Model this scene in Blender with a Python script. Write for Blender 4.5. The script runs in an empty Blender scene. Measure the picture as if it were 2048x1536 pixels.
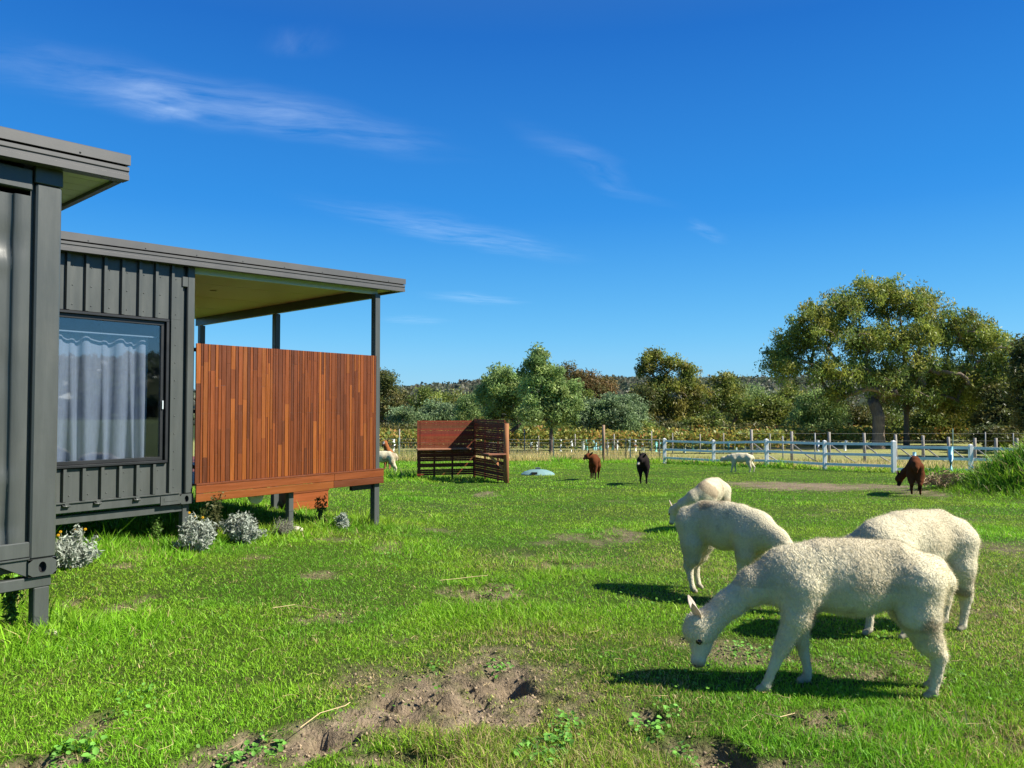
import bpy, math, random
import numpy as np
from mathutils import Vector, Matrix, Euler
PI = math.pi
rng = np.random.default_rng(7)
random.seed(7)
SC = bpy.context.scene
COL = SC.collection

# ------------------------------------------------------------------ camera geometry
FPX = 1538.0
CAMZ = 1.62
PITCH = math.atan((815 - 768) / FPX)
CP, SP = math.cos(PITCH), math.sin(PITCH)

def ray(px, py):
    u = (px - 1024) / FPX; v = (768 - py) / FPX
    return (u, CP - v * SP, SP + v * CP)

def P(px, py, y):
    """world point at forward distance y seen at that place of the photograph"""
    r = ray(px, py); k = y / r[1]
    return Vector((r[0] * k, y, CAMZ + r[2] * k))

# ------------------------------------------------------------------ noise
def _h(ix, iy, iz=0, seed=0):
    n = (ix.astype(np.int64) * 374761393 + iy.astype(np.int64) * 668265263 + np.asarray(iz).astype(np.int64) * 2147483647 + seed * 974634777)
    n = (n ^ (n >> 13)) * 1274126177
    n = n ^ (n >> 16)
    return (n & 0xffffff) / float(0xffffff)

def noise2(x, y, seed=0):
    x = np.asarray(x, float); y = np.asarray(y, float)
    ix = np.floor(x); iy = np.floor(y); fx = x - ix; fy = y - iy
    fx = fx * fx * (3 - 2 * fx); fy = fy * fy * (3 - 2 * fy)
    a = _h(ix, iy, 0, seed); b = _h(ix + 1, iy, 0, seed); c = _h(ix, iy + 1, 0, seed); d = _h(ix + 1, iy + 1, 0, seed)
    return (a * (1 - fx) + b * fx) * (1 - fy) + (c * (1 - fx) + d * fx) * fy

def fbm(x, y, seed=0, oct=4):
    s = 0; a = .5; t = 0
    for o in range(oct):
        s = s + a * noise2(np.asarray(x) * 2 ** o, np.asarray(y) * 2 ** o, seed + o * 17); t += a; a *= .5
    return s / t

def noise3(p, seed=0):
    i = np.floor(p); f = p - i; f = f * f * (3 - 2 * f)
    x, y, z = i[:, 0], i[:, 1], i[:, 2]
    def L(dx, dy, dz): return _h(x + dx, y + dy, z + dz, seed)
    fx, fy, fz = f[:, 0], f[:, 1], f[:, 2]
    def lx(dy, dz): return L(0, dy, dz) * (1 - fx) + L(1, dy, dz) * fx
    def ly(dz): return lx(0, dz) * (1 - fy) + lx(1, dz) * fy
    return ly(0) * (1 - fz) + ly(1) * fz

def sstep(a, b, x):
    t = np.clip((np.asarray(x, float) - a) / (b - a), 0, 1)
    return t * t * (3 - 2 * t)

# ------------------------------------------------------------------ terrain
def fence_y(x):
    x = np.asarray(x, float)
    return np.where(x < 7.77, 40.5, 39.2 - (x - 7.77) * 9.4 / 7.01 * .92).clip(29.0, 41)

BD = (0.615, 0.789)          # direction along the cabins' fronts
BN = (0.789, -0.615)         # outwards from the fronts

def gz(x, y):
    x = np.asarray(x, float); y = np.asarray(y, float)
    drop = 1.6 + 0.036 * np.clip(y - 5, 0, 40)
    drop = drop - 0.055 * np.clip(-x - 1, 0, 4) * np.clip((y - 5.2) / 3, 0, 1) * (1 - sstep(14, 24, y))
    z = CAMZ - drop
    z = z + 1.32 * np.exp(-((x - 13.7) / 2.1) ** 2 - ((y - 18.6) / 1.6) ** 2) + .5 * np.exp(-((x - 15.5) / 2.2) ** 2 - ((y - 17.4) / 2.2) ** 2)
    z = z + .05 * (fbm(x * .45 + 3, y * .45, 5, 3) - .5) * (1 + .0 * x)
    return z

def G(px, py):
    """where the ray through that place meets the ground"""
    r = ray(px, py); lo, hi = 1.0, 130.0
    for _ in range(60):
        m = (lo + hi) / 2
        z = CAMZ + r[2] / r[1] * m
        if z > float(gz(r[0] / r[1] * m, m)): lo = m
        else: hi = m
    x, y = r[0] / r[1] * lo, lo
    return Vector((x, y, float(gz(x, y))))

# dirt patches: (px, py, half width px, half height px, strength)
_D = [(960, 1370, 165, 64, 1.0), (850, 1375, 80, 40, .9), (890, 1415, 130, 34, .9), (770, 1432, 100, 32, .95), (690, 1462, 100, 32, .95), (610, 1498, 150, 36, 1.0), (470, 1522, 130, 24, .95), (1010, 1310, 80, 22, .6), (820, 1530, 120, 24, 1.0),
      (60, 1500, 85, 32, .9), (170, 1430, 60, 10, .5), (1430, 1498, 95, 40, .75), (1560, 1530, 130, 16, .55), (1285, 1420, 45, 25, .8), (1120, 1390, 70, 30, .5),
      (980, 1190, 75, 26, .55), (1085, 1130, 40, 12, .5), (1255, 1067, 45, 12, .7), (1600, 972, 130, 9, 1.0), (1760, 972, 75, 6, .8), (1500, 967, 70, 5, .7),
      (975, 988, 25, 6, .5), (250, 1215, 45, 22, .5), (640, 1230, 60, 16, .35), (140, 1200, 30, 14, .4), (1700, 1330, 110, 26, .45), (1800, 1320, 60, 22, .6), (2000, 1480, 60, 25, .5),
      (915, 1185, 40, 10, .4), (1640, 1440, 80, 16, .35), (1230, 1385, 50, 14, .5), (1820, 982, 60, 9, .7)]
DIRT = []
for px, py, a, b, s in _D:
    c = G(px, py); r_ = G(px + a, py); t = G(px, py - b); u = G(px, py + b)
    DIRT.append((c.x, c.y, abs(r_.x - c.x), max(.12, (t.y - u.y) / 2), s))

def dirt(x, y):
    x = np.asarray(x, float); y = np.asarray(y, float)
    wx = x + .5 * (fbm(x * 1.6, y * 1.6, 31, 4) - .5); wy = y + .7 * (fbm(x * 1.6 + 9, y * 1.6, 37, 4) - .5)
    m = np.zeros_like(wx)
    for cx, cy, a, b, s in DIRT:
        q = np.sqrt(((wx - cx) / a) ** 2 + ((wy - cy) / b) ** 2)
        m = np.maximum(m, s * (1 - sstep(.55, 1.25, q)))
    n = fbm(x * 5, y * 5, 41, 3)
    m = np.clip(m + ((n - .5) * 1.2 + (fbm(x * 15, y * 15, 43, 3) - .5) * 1.1) * (m > .02), 0, 1)
    bare = sstep(.66, .80, fbm(x * 1.3 + 50, y * 1.3, 77, 4)) * .55 * (1 - sstep(10, 22, y))
    return np.maximum(m, bare)

# ------------------------------------------------------------------ object helpers
def tag(o, label=None, cat=None, group=None, kind=None):
    if label: o['label'] = label
    if cat: o['category'] = cat
    if group: o['group'] = group
    if kind: o['kind'] = kind
    return o

def empty(name, loc=(0, 0, 0), rz=0.0, scale=1.0):
    o = bpy.data.objects.new(name, None); COL.objects.link(o)
    o.location = loc; o.rotation_euler = (0, 0, rz); o.scale = (scale,) * 3
    o.empty_display_size = .1
    return o

def mesh_np(name, V, F, mat, parent=None, col=None, smooth=False, extra=None):
    V = np.ascontiguousarray(V, np.float32); F = np.ascontiguousarray(F, np.int32)
    me = bpy.data.meshes.new(name)
    n, k = F.shape
    me.vertices.add(len(V)); me.vertices.foreach_set('co', V.ravel())
    me.loops.add(n * k); me.loops.foreach_set('vertex_index', F.ravel())
    me.polygons.add(n); me.polygons.foreach_set('loop_start', np.arange(0, n * k, k, dtype=np.int32))
    if smooth: me.polygons.foreach_set('use_smooth', np.ones(n, bool))
    me.update(calc_edges=True)
    if col is not None:
        c = np.ones((len(V), 4), np.float32); c[:, :3] = col
        at = me.color_attributes.new('col', 'FLOAT_COLOR', 'POINT'); at.data.foreach_set('color', c.ravel())
    for nm, arr in (extra or {}).items():
        at = me.attributes.new(nm, 'FLOAT', 'POINT'); at.data.foreach_set('value', np.ascontiguousarray(arr, np.float32))
    me.validate()
    if mat is not None: me.materials.append(mat)
    o = bpy.data.objects.new(name, me); COL.objects.link(o)
    if parent is not None: o.parent = parent
    return o

class MB:
    """collects shapes with vertex colours; build() links them as ONE mesh object"""
    def __init__(s): s.v = []; s.f = []; s.c = []; s.sm = []
    def add(s, vs, fs, c=(1, 1, 1), smooth=False):
        b = len(s.v); s.v += [tuple(v) for v in vs]; s.f += [tuple(i + b for i in f) for f in fs]
        s.c += [c] * len(vs); s.sm += [smooth] * len(fs)
    def box(s, x0, x1, y0, y1, z0, z1, c=(1, 1, 1), bev=0.0, zu=0.0, zy=0.0):
        """zu, zy: rise of z per metre of x and of y"""
        b = min(bev, (x1 - x0) * .45, (y1 - y0) * .45, (z1 - z0) * .45)
        def Z(x, y, z): return (x, y, z + zu * x + zy * y)
        if b <= 0:
            vs = [Z(x, y, z) for z in (z0, z1) for y in (y0, y1) for x in (x0, x1)]
            s.add(vs, [(0, 2, 3, 1), (4, 5, 7, 6), (0, 1, 5, 4), (2, 6, 7, 3), (0, 4, 6, 2), (1, 3, 7, 5)], c); return
        # chamfered box: 24 verts
        X = (x0, x1); Y = (y0, y1); Zz = (z0, z1); vs = []; idx = {}
        for i in (0, 1):
            for j in (0, 1):
                for k in (0, 1):
                    sx, sy, sz = (1 - 2 * i) * b, (1 - 2 * j) * b, (1 - 2 * k) * b
                    for ax, p in enumerate(((X[i], Y[j] + sy, Zz[k] + sz), (X[i] + sx, Y[j], Zz[k] + sz), (X[i] + sx, Y[j] + sy, Zz[k]))):
                        idx[(i, j, k, ax)] = len(vs); vs.append(Z(*p))
        F = []
        for i in (0, 1):
            q = [idx[(i, 0, 0, 0)], idx[(i, 1, 0, 0)], idx[(i, 1, 1, 0)], idx[(i, 0, 1, 0)]]; F.append(q if i else q[::-1])
            q = [idx[(0, i, 0, 1)], idx[(0, i, 1, 1)], idx[(1, i, 1, 1)], idx[(1, i, 0, 1)]]; F.append(q if i else q[::-1])
            q = [idx[(0, 0, i, 2)], idx[(1, 0, i, 2)], idx[(1, 1, i, 2)], idx[(0, 1, i, 2)]]; F.append(q if i else q[::-1])
        for i in (0, 1):
            for j in (0, 1):
                e = 1 if (i + j) % 2 == 0 else -1
                q = [idx[(i, j, 0, 0)], idx[(i, j, 1, 0)], idx[(i, j, 1, 1)], idx[(i, j, 0, 1)]]; F.append(q[::e])
                q = [idx[(i, 0, j, 0)], idx[(i, 0, j, 2)], idx[(i, 1, j, 2)], idx[(i, 1, j, 0)]]; F.append(q[::e])
                q = [idx[(0, i, j, 1)], idx[(1, i, j, 1)], idx[(1, i, j, 2)], idx[(0, i, j, 2)]]; F.append(q[::e])
                for k in (0, 1):
                    q = [idx[(i, j, k, a)] for a in (0, 1, 2)]; F.append(q[::(1 if (i + j + k) % 2 else -1)])
        s.add(vs, F, c)
    def tube(s, pts, rad, n=8, c=(1, 1, 1), cap=True, flat=1.0):
        pts = [Vector(p) for p in pts]; m = len(pts)
        if not hasattr(rad, '__len__'): rad = [rad] * m
        vs = []
        for i, p in enumerate(pts):
            t = (pts[min(i + 1, m - 1)] - pts[max(i - 1, 0)]).normalized()
            a = t.cross(Vector((0, 0, 1)));
            if a.length < 1e-3: a = t.cross(Vector((0, 1, 0)))
            a.normalize(); b2 = t.cross(a).normalized()
            for k in range(n):
                an = 2 * PI * k / n
                vs.append(p + (a * math.cos(an) + b2 * math.sin(an) * flat) * rad[i])
        fs = [(i * n + k, (i + 1) * n + k, (i + 1) * n + (k + 1) % n, i * n + (k + 1) % n) for i in range(m - 1) for k in range(n)]
        s.add(vs, fs, c, n > 5)
        if cap:
            b = len(s.v) - len(vs)
            s.f += [tuple(range(b, b + n)), tuple(range(b + (m - 1) * n + n - 1, b + (m - 1) * n - 1, -1))]; s.sm += [False, False]
    def bar(s, a, b, w, h, c=(1, 1, 1)):
        """square-section bar from a to b"""
        a = Vector(a); b = Vector(b); t = (b - a).normalized()
        r = t.cross(Vector((0, 0, 1)))
        if r.length < 1e-3: r = Vector((1, 0, 0))
        r.normalize(); u = r.cross(t).normalized()
        vs = [p + r * i * w / 2 + u * j * h / 2 for p in (a, b) for j in (-1, 1) for i in (-1, 1)]
        s.add(vs, [(0, 2, 3, 1), (4, 5, 7, 6), (0, 1, 5, 4), (2, 6, 7, 3), (0, 4, 6, 2), (1, 3, 7, 5)], c)
    def prism(s, prof, x0, x1, c=(1, 1, 1), zu=0.0):
        """polygon prof of (y, z) swept along x"""
        n = len(prof)
        vs = [(x, y, z + zu * x) for x in (x0, x1) for y, z in prof]
        fs = [(i, (i + 1) % n, n + (i + 1) % n, n + i) for i in range(n)] + [tuple(range(n - 1, -1, -1)), tuple(range(n, 2 * n))]
        s.add(vs, fs, c)
    def plan(s, prof, z0, z1, c=(1, 1, 1)):
        """open line prof of (x, y) raised from z0 to z1"""
        n = len(prof)
        vs = [(x, y, z) for z in (z0, z1) for x, y in prof]
        s.add(vs, [(i, i + 1, n + i + 1, n + i) for i in range(n - 1)], c)
    def ball(s, c0, r, c=(1, 1, 1), n=10, m=6, sq=(1, 1, 1)):
        vs = []; fs = []
        for i in range(m + 1):
            th = PI * i / m
            for k in range(n):
                ph = 2 * PI * k / n
                vs.append((c0[0] + r * sq[0] * math.sin(th) * math.cos(ph), c0[1] + r * sq[1] * math.sin(th) * math.sin(ph), c0[2] + r * sq[2] * math.cos(th)))
        for i in range(m):
            for k in range(n):
                fs.append((i * n + k, (i + 1) * n + k, (i + 1) * n + (k + 1) % n, i * n + (k + 1) % n))
        s.add(vs, fs, c, True)
    def build(s, name, mat, parent=None):
        me = bpy.data.meshes.new(name); me.from_pydata(s.v, [], s.f)
        c = np.ones((len(s.v), 4), np.float32); c[:, :3] = np.array(s.c, np.float32).reshape(-1, 3)
        at = me.color_attributes.new('col', 'FLOAT_COLOR', 'POINT'); at.data.foreach_set('color', c.ravel())
        me.polygons.foreach_set('use_smooth', np.array(s.sm, bool))
        me.validate(); me.update()
        me.materials.append(mat)
        o = bpy.data.objects.new(name, me); COL.objects.link(o)
        if parent is not None: o.parent = parent
        return o

# ------------------------------------------------------------------ materials
def newmat(name):
    m = bpy.data.materials.new(name); m.use_nodes = True
    nt = m.node_tree; nt.nodes.clear()
    out = nt.nodes.new('ShaderNodeOutputMaterial')
    return m, nt, nt.nodes.new, nt.links.new, out

def noise_node(nt, scale, detail=4, rough=.55, vec=None, coord='Object'):
    tc = nt.nodes.new('ShaderNodeTexCoord'); n = nt.nodes.new('ShaderNodeTexNoise')
    n.inputs['Scale'].default_value = scale; n.inputs['Detail'].default_value = detail; n.inputs['Roughness'].default_value = rough
    if vec is not None:
        mp = nt.nodes.new('ShaderNodeMapping'); mp.inputs['Scale'].default_value = vec
        nt.links.new(tc.outputs[coord], mp.inputs['Vector']); nt.links.new(mp.outputs[0], n.inputs['Vector'])
    else: nt.links.new(tc.outputs[coord], n.inputs['Vector'])
    return n

def maprange(nt, sock, a, b, c, d):
    m = nt.nodes.new('ShaderNodeMapRange'); m.inputs[1].default_value = a; m.inputs[2].default_value = b; m.inputs[3].default_value = c; m.inputs[4].default_value = d
    nt.links.new(sock, m.inputs[0]); return m.outputs[0]

def scale_col(nt, col, fac):
    m = nt.nodes.new('ShaderNodeVectorMath'); m.operation = 'SCALE'
    nt.links.new(col, m.inputs[0]); nt.links.new(fac, m.inputs['Scale']); return m.outputs[0]

def mat_paint(name, rgb, rough=.45, var=.12, vscale=3.0, bump=.0, bscale=40, stretch=None, attr=False, metallic=0.0, spec=.5, dirt=0.0):
    m, nt, N, L, out = newmat(name)
    b = N('ShaderNodeBsdfPrincipled'); L(b.outputs[0], out.inputs[0])
    b.inputs['Roughness'].default_value = rough; b.inputs['Metallic'].default_value = metallic
    b.inputs['Specular IOR Level'].default_value = spec
    if attr:
        a = N('ShaderNodeAttribute'); a.attribute_name = 'col'; base = a.outputs['Color']
    else:
        r = N('ShaderNodeRGB'); r.outputs[0].default_value = (*rgb, 1); base = r.outputs[0]
    n1 = noise_node(nt, vscale, 6, .6, stretch)
    c = scale_col(nt, base, maprange(nt, n1.outputs[0], .25, .75, 1 - var, 1 + var))
    if dirt > 0:
        nd = noise_node(nt, 1.7, 8, .7); mx = N('ShaderNodeMix'); mx.data_type = 'RGBA'
        L(maprange(nt, nd.outputs[0], .5, .75, 0, dirt), mx.inputs[0]); L(c, mx.inputs[6]); mx.inputs[7].default_value = (.22, .2, .16, 1); c = mx.outputs[2]
    L(c, b.inputs['Base Color'])
    L(maprange(nt, n1.outputs[0], .3, .7, rough * .85, min(1, rough * 1.2)), b.inputs['Roughness'])
    if bump > 0:
        n2 = noise_node(nt, bscale, 5, .6, stretch); bp = N('ShaderNodeBump'); bp.inputs['Strength'].default_value = bump; bp.inputs['Distance'].default_value = .01 if bump < .9 else .035
        L(n2.outputs[0], bp.inputs['Height']); L(bp.outputs[0], b.inputs['Normal'])
    return m

def mat_leaf(name, trans=.35, rough=.55, var=.25, vscale=.8, spec=.3):
    """leaf and blade colour from the mesh's own colour attribute"""
    m, nt, N, L, out = newmat(name)
    a = N('ShaderNodeAttribute'); a.attribute_name = 'col'
    n1 = noise_node(nt, vscale, 4, .6)
    c = scale_col(nt, a.outputs['Color'], maprange(nt, n1.outputs[0], .3, .7, 1 - var, 1 + var))
    b = N('ShaderNodeBsdfPrincipled'); b.inputs['Roughness'].default_value = rough; b.inputs['Specular IOR Level'].default_value = spec
    L(c, b.inputs['Base Color'])
    t = N('ShaderNodeBsdfTranslucent'); L(c, t.inputs[0])
    mx = N('ShaderNodeMixShader'); mx.inputs[0].default_value = trans
    L(b.outputs[0], mx.inputs[1]); L(t.outputs[0], mx.inputs[2]); L(mx.outputs[0], out.inputs[0])
    return m

M_DARK = mat_paint('charcoal_paint', (.066, .073, .070), .34, .16, 2.2, .12, 14, (4, 4, .5), dirt=.09)
M_DARK2 = mat_paint('charcoal_roof_metal', (.075, .076, .077), .42, .07, 1.5, .05, 10, dirt=.03)
M_BLACK = mat_paint('black_aluminium', (.018, .019, .021), .35, .08)
M_HOLE = mat_paint('dark_interior', (.012, .012, .013), .9, .1)
M_SOFFIT = mat_paint('cream_soffit_board', (.62, .60, .52), .5, .05, 1.0)
M_PALE = mat_paint('pale_grey_beam', (.55, .62, .66), .4, .05)
M_WOODSCREEN = mat_paint('oiled_hardwood', (1, 1, 1), .42, .22, 5.0, .25, 30, (8, 8, .6), attr=True, spec=.4)
M_WOODBEAM = mat_paint('oiled_hardwood_beam', (1, 1, 1), .45, .2, 4.0, .2, 25, (.6, 6, 9), attr=True, spec=.4)
M_TIMBER = mat_paint('raw_timber', (1, 1, 1), .75, .25, 6.0, .3, 40, (5, 5, .7), attr=True, spec=.2)
M_WHITE = mat_paint('white_fence_paint', (.84, .83, .80), .5, .08, 3, .05, dirt=.12)
M_PLAIN = mat_paint('matt_coloured', (1, 1, 1), .7, .15, 8, .1, 30, attr=True, spec=.25)
M_PLASTIC = mat_paint('guard_plastic', (1, 1, 1), .45, .1, 5, attr=True, spec=.4)
M_BARK = mat_paint('tree_bark', (1, 1, 1), .9, .4, 3.0, .6, 9, (3, 3, .6), attr=True, spec=.1)
M_LEAF = mat_leaf('tree_leaf', .38, .5, .3, .45, .3)
M_GRASS = mat_leaf('grass_blade', .42, .5, .12, .9, .3)
M_PLANT = mat_leaf('plant_leaf', .3, .6, .12, 4)
# ------------------------------------------------------------------ camera, sun, sky
cam = bpy.data.cameras.new('camera'); co = bpy.data.objects.new('camera', cam); COL.objects.link(co)
co.location = (0, 0, CAMZ); co.rotation_euler = (PI / 2 + PITCH, 0, 0)
cam.sensor_fit = 'HORIZONTAL'; cam.sensor_width = 36; cam.lens = FPX / 2048 * 36; cam.clip_start = .05; cam.clip_end = 4000
SC.camera = co

SUN_EL, SUN_AZ = math.radians(42), math.radians(-10)      # azimuth from +x towards +y
sv = Vector((math.cos(SUN_EL) * math.cos(SUN_AZ), math.cos(SUN_EL) * math.sin(SUN_AZ), math.sin(SUN_EL)))
sl = bpy.data.lights.new('sun', 'SUN'); so = bpy.data.objects.new('sun', sl); COL.objects.link(so)
sl.energy = 4.7; sl.angle = math.radians(.5); sl.color = (1.0, .94, .82)
so.rotation_euler = sv.to_track_quat('Z', 'Y').to_euler(); so.location = (20, -6, 20)

W = bpy.data.worlds.new('World'); SC.world = W; W.use_nodes = True
nt = W.node_tree; nt.nodes.clear(); N = nt.nodes.new; L = nt.links.new
out = N('ShaderNodeOutputWorld'); bg = N('ShaderNodeBackground'); L(bg.outputs[0], out.inputs[0])
sky = N('ShaderNodeTexSky'); sky.sky_type = 'NISHITA'; sky.sun_disc = False
sky.sun_elevation = SUN_EL; sky.sun_rotation = PI / 2 - SUN_AZ
sky.altitude = 200; sky.air_density = 1.0; sky.dust_density = .25; sky.ozone_density = 2.2
hs = N('ShaderNodeHueSaturation'); hs.inputs['Hue'].default_value = .498; hs.inputs['Saturation'].default_value = 1.62; hs.inputs['Value'].default_value = 1.0
L(sky.outputs[0], hs.inputs['Color'])
# clear dry air: a deeper blue than the model's, paling to cyan at the horizon; unseen sky overhead greyed to weaken the blue fill
tc0 = N('ShaderNodeTexCoord'); sp0 = N('ShaderNodeSeparateXYZ'); L(tc0.outputs['Generated'], sp0.inputs[0])
cr = N('ShaderNodeValToRGB'); L(sp0.outputs[2], cr.inputs[0])
for i_, (p_, c_) in enumerate(((0.0, (1.05, 3.5, 5.7)), (.09, (.72, 3.0, 5.6)), (.24, (.30, 1.75, 4.9)), (.44, (.14, .92, 3.6)), (.7, (.55, .95, 2.1)))):
    e_ = cr.color_ramp.elements[i_] if i_ < 2 else cr.color_ramp.elements.new(p_)
    e_.position = p_; e_.color = (c_[0] / 8, c_[1] / 8, c_[2] / 8, 1)
cs = N('ShaderNodeVectorMath'); cs.operation = 'SCALE'; L(cr.outputs[0], cs.inputs[0]); cs.inputs['Scale'].default_value = 8.0
mx0 = N('ShaderNodeMix'); mx0.data_type = 'RGBA'; mx0.inputs[0].default_value = .78; L(hs.outputs[0], mx0.inputs[6]); L(cs.outputs[0], mx0.inputs[7])
# cirrus: wisps lying on a high plane, (x/z, y/z) of the view direction
tc = N('ShaderNodeTexCoord'); sp = N('ShaderNodeSeparateXYZ'); L(tc.outputs['Generated'], sp.inputs[0])
def M_(op, a, b=None, c=None):
    m = N('ShaderNodeMath'); m.operation = op
    for i, v in enumerate((a, b, c)):
        if v is None: continue
        if hasattr(v, 'links'): L(v, m.inputs[i])
        else: m.inputs[i].default_value = v
    return m.outputs[0]
zc = M_('MAXIMUM', sp.outputs[2], .03)
cx = M_('DIVIDE', sp.outputs[0], zc); cy = M_('DIVIDE', sp.outputs[1], zc)
cv = N('ShaderNodeCombineXYZ'); L(cx, cv.inputs[0]); L(cy, cv.inputs[1])
wn = N('ShaderNodeTexNoise'); wn.inputs['Scale'].default_value = 1.6; wn.inputs['Detail'].default_value = 3; L(cv.outputs[0], wn.inputs['Vector'])
wa = N('ShaderNodeVectorMath'); wa.operation = 'MULTIPLY_ADD'; L(wn.outputs['Color'], wa.inputs[0]); wa.inputs[1].default_value = (.34, .34, 0); wa.inputs[2].default_value = (-.17, -.17, 0)
wv = N('ShaderNodeVectorMath'); L(cv.outputs[0], wv.inputs[0]); L(wa.outputs[0], wv.inputs[1])
def skyp(px, py):
    r = ray(px, py); return (r[0] / r[2], r[1] / r[2])
acc = None
for (a, b, wd, st) in (((-120, 105), (880, 300), .34, .42), ((640, 400), (1150, 520), .40, .38), ((860, 588), (1030, 608), .45, .45), ((1020, 235), (1330, 410), .13, .16),
                       ((1370, 440), (1440, 485), .11, .3), ((560, 120), (640, 70), .12, .15), ((200, 160), (420, 250), .22, .45), ((760, 640), (900, 640), .7, .3), ((300, 240), (420, 225), .08, .4)):
    A = skyp(*a); B = skyp(*b); cxp, cyp = (A[0] + B[0]) / 2, (A[1] + B[1]) / 2
    dx, dy = B[0] - A[0], B[1] - A[1]; Ln = math.hypot(dx, dy); an = math.atan2(dy, dx)
    mp = N('ShaderNodeMapping'); mp.vector_type = 'TEXTURE'; mp.inputs['Location'].default_value = (cxp, cyp, 0); mp.inputs['Rotation'].default_value = (0, 0, an)
    mp.inputs['Scale'].default_value = (Ln * .70, wd, 1); L(wv.outputs[0], mp.inputs['Vector'])
    le = N('ShaderNodeVectorMath'); le.operation = 'LENGTH'; L(mp.outputs[0], le.inputs[0])
    fa = N('ShaderNodeMapRange'); fa.interpolation_type = 'SMOOTHERSTEP'; L(le.outputs['Value'], fa.inputs[0]); fa.inputs[1].default_value = 1.0; fa.inputs[2].default_value = 0.0; fa.inputs[3].default_value = 0; fa.inputs[4].default_value = 1
    mp2 = N('ShaderNodeMapping'); mp2.inputs['Rotation'].default_value = (0, 0, -an + .35); L(wv.outputs[0], mp2.inputs['Vector'])
    mp3 = N('ShaderNodeMapping'); mp3.inputs['Scale'].default_value = (1.9, 5.5, 1); L(mp2.outputs[0], mp3.inputs['Vector'])
    n = N('ShaderNodeTexNoise'); n.inputs['Scale'].default_value = 1.5; n.inputs['Detail'].default_value = 9; n.inputs['Roughness'].default_value = .62; L(mp3.outputs[0], n.inputs['Vector'])
    w_ = N('ShaderNodeMapRange'); L(n.outputs[0], w_.inputs[0]); w_.inputs[1].default_value = .33; w_.inputs[2].default_value = .86
    v = M_('MULTIPLY', M_('MULTIPLY', fa.outputs[0], w_.outputs[0]), st * .5)
    acc = v if acc is None else M_('ADD', acc, v)
acc = M_('MINIMUM', acc, .6)
mx = N('ShaderNodeMix'); mx.data_type = 'RGBA'; L(acc, mx.inputs[0]); L(mx0.outputs[2], mx.inputs[6]); mx.inputs[7].default_value = (7.2, 8.2, 9.0, 1)
L(mx.outputs[2], bg.inputs['Color']); bg.inputs['Strength'].default_value = .079
SC.view_settings.view_transform = 'Standard'; SC.view_settings.look = 'None'; SC.view_settings.exposure = 1.08; SC.view_settings.gamma = 1
SC.cycles.max_bounces = 6; SC.cycles.diffuse_bounces = 3; SC.cycles.transparent_max_bounces = 12; SC.cycles.caustics_reflective = False; SC.cycles.caustics_refractive = False

# ------------------------------------------------------------------ ground
def axis(segs):
    a = []
    for x0, x1, st in segs: a.append(np.arange(x0, x1, st))
    return np.concatenate(a + [np.array([segs[-1][1]])])
gx = axis([(-420, -60, 30), (-60, -14, 4), (-14, -4.5, .5), (-4.5, -2.6, .05), (-2.6, 2.8, .028), (2.8, 5.5, .05), (5.5, 17, .3), (17, 60, 3), (60, 420, 30)])
gy = axis([(-400, -40, 30), (-40, -2, 3), (-2, 2.6, .5), (2.6, 5.0, .028), (5.0, 8, .05), (8, 9, .1), (9, 26, .25), (26, 60, 1), (60, 130, 5), (130, 420, 29)])
GX, GY = np.meshgrid(gx, gy)
x = GX.ravel(); y = GY.ravel()
def surf(x, y, dm=None):
    """the real surface: the terrain with the trampled hollows and lumps of the bare patches"""
    x = np.asarray(x, float); y = np.asarray(y, float)
    if dm is None: dm = dirt(x, y)
    z = gz(x, y); near = 1 - sstep(9, 14, y)
    z = z - .035 * dm * near + near * dm * (.085 * (fbm(x * 7, y * 7, 51, 4) - .5) + .05 * (np.abs(fbm(x * 11, y * 11, 57, 3) - .5) * 2 - .3) + .03 * (noise2(x * 19, y * 19, 59) - .5) - .07 * sstep(.60, .69, fbm(x * 4.2, y * 4.2, 53, 2)) + .0 * sstep(.5, .7, fbm(x * 3, y * 3 + 9, 55, 3)))
    z = z + near * dm * (1 - dm) * .03
    return z - .012 * (y < 60)
dm = dirt(x, y)
z = surf(x, y, dm)
und = np.stack([.040 + .03 * fbm(x * .7, y * .7, 61, 3), .070 + .045 * fbm(x * .7, y * .7, 61, 3), .012 + 0 * x], 1)
sn = .55 * fbm(x * 4, y * 4, 63, 3) + .45 * fbm(x * 13, y * 13, 64, 3)
soil = np.stack([.12 + .24 * sn, .092 + .185 * sn, .058 + .130 * sn], 1)
gold = np.stack([.215 + .1 * fbm(x * .5, y * .5, 65, 3), .225 + .09 * fbm(x * .5, y * .5, 65, 3), .10 + 0 * x], 1)
fy = fence_y(x)
be = (sstep(-.5, 1.2, y - fy) * (x > -30))[:, None]
colg = und * (1 - dm[:, None]) + soil * dm[:, None]
colg = colg * (1 - be) + gold * be
fo = sstep(66, 80, y)[:, None]
colg = colg * (1 - fo) + np.array([.04, .055, .02]) * fo
nx, ny = len(gx), len(gy)
ii = np.arange((ny - 1) * nx).reshape(ny - 1, nx)[:, :-1].ravel()
M_GROUND = mat_paint('soil_and_turf', (1, 1, 1), .95, .4, 22, 1.0, 55, attr=True, spec=.1)
g = mesh_np('ground', np.stack([x, y, z], 1), np.stack([ii, ii + 1, ii + nx + 1, ii + nx], 1), M_GROUND, None, colg, True)
tag(g, 'grassy paddock ground with bare trampled dirt patches', 'ground', kind='structure')

# ------------------------------------------------------------------ grass
def in_cabin(x, y):
    """metres inside the line of the far cabin's front, and along it"""
    rx, ry = x + 3.846, y - 9.3
    return rx * BD[0] + ry * BD[1], -(rx * BN[0] + ry * BN[1])

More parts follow.
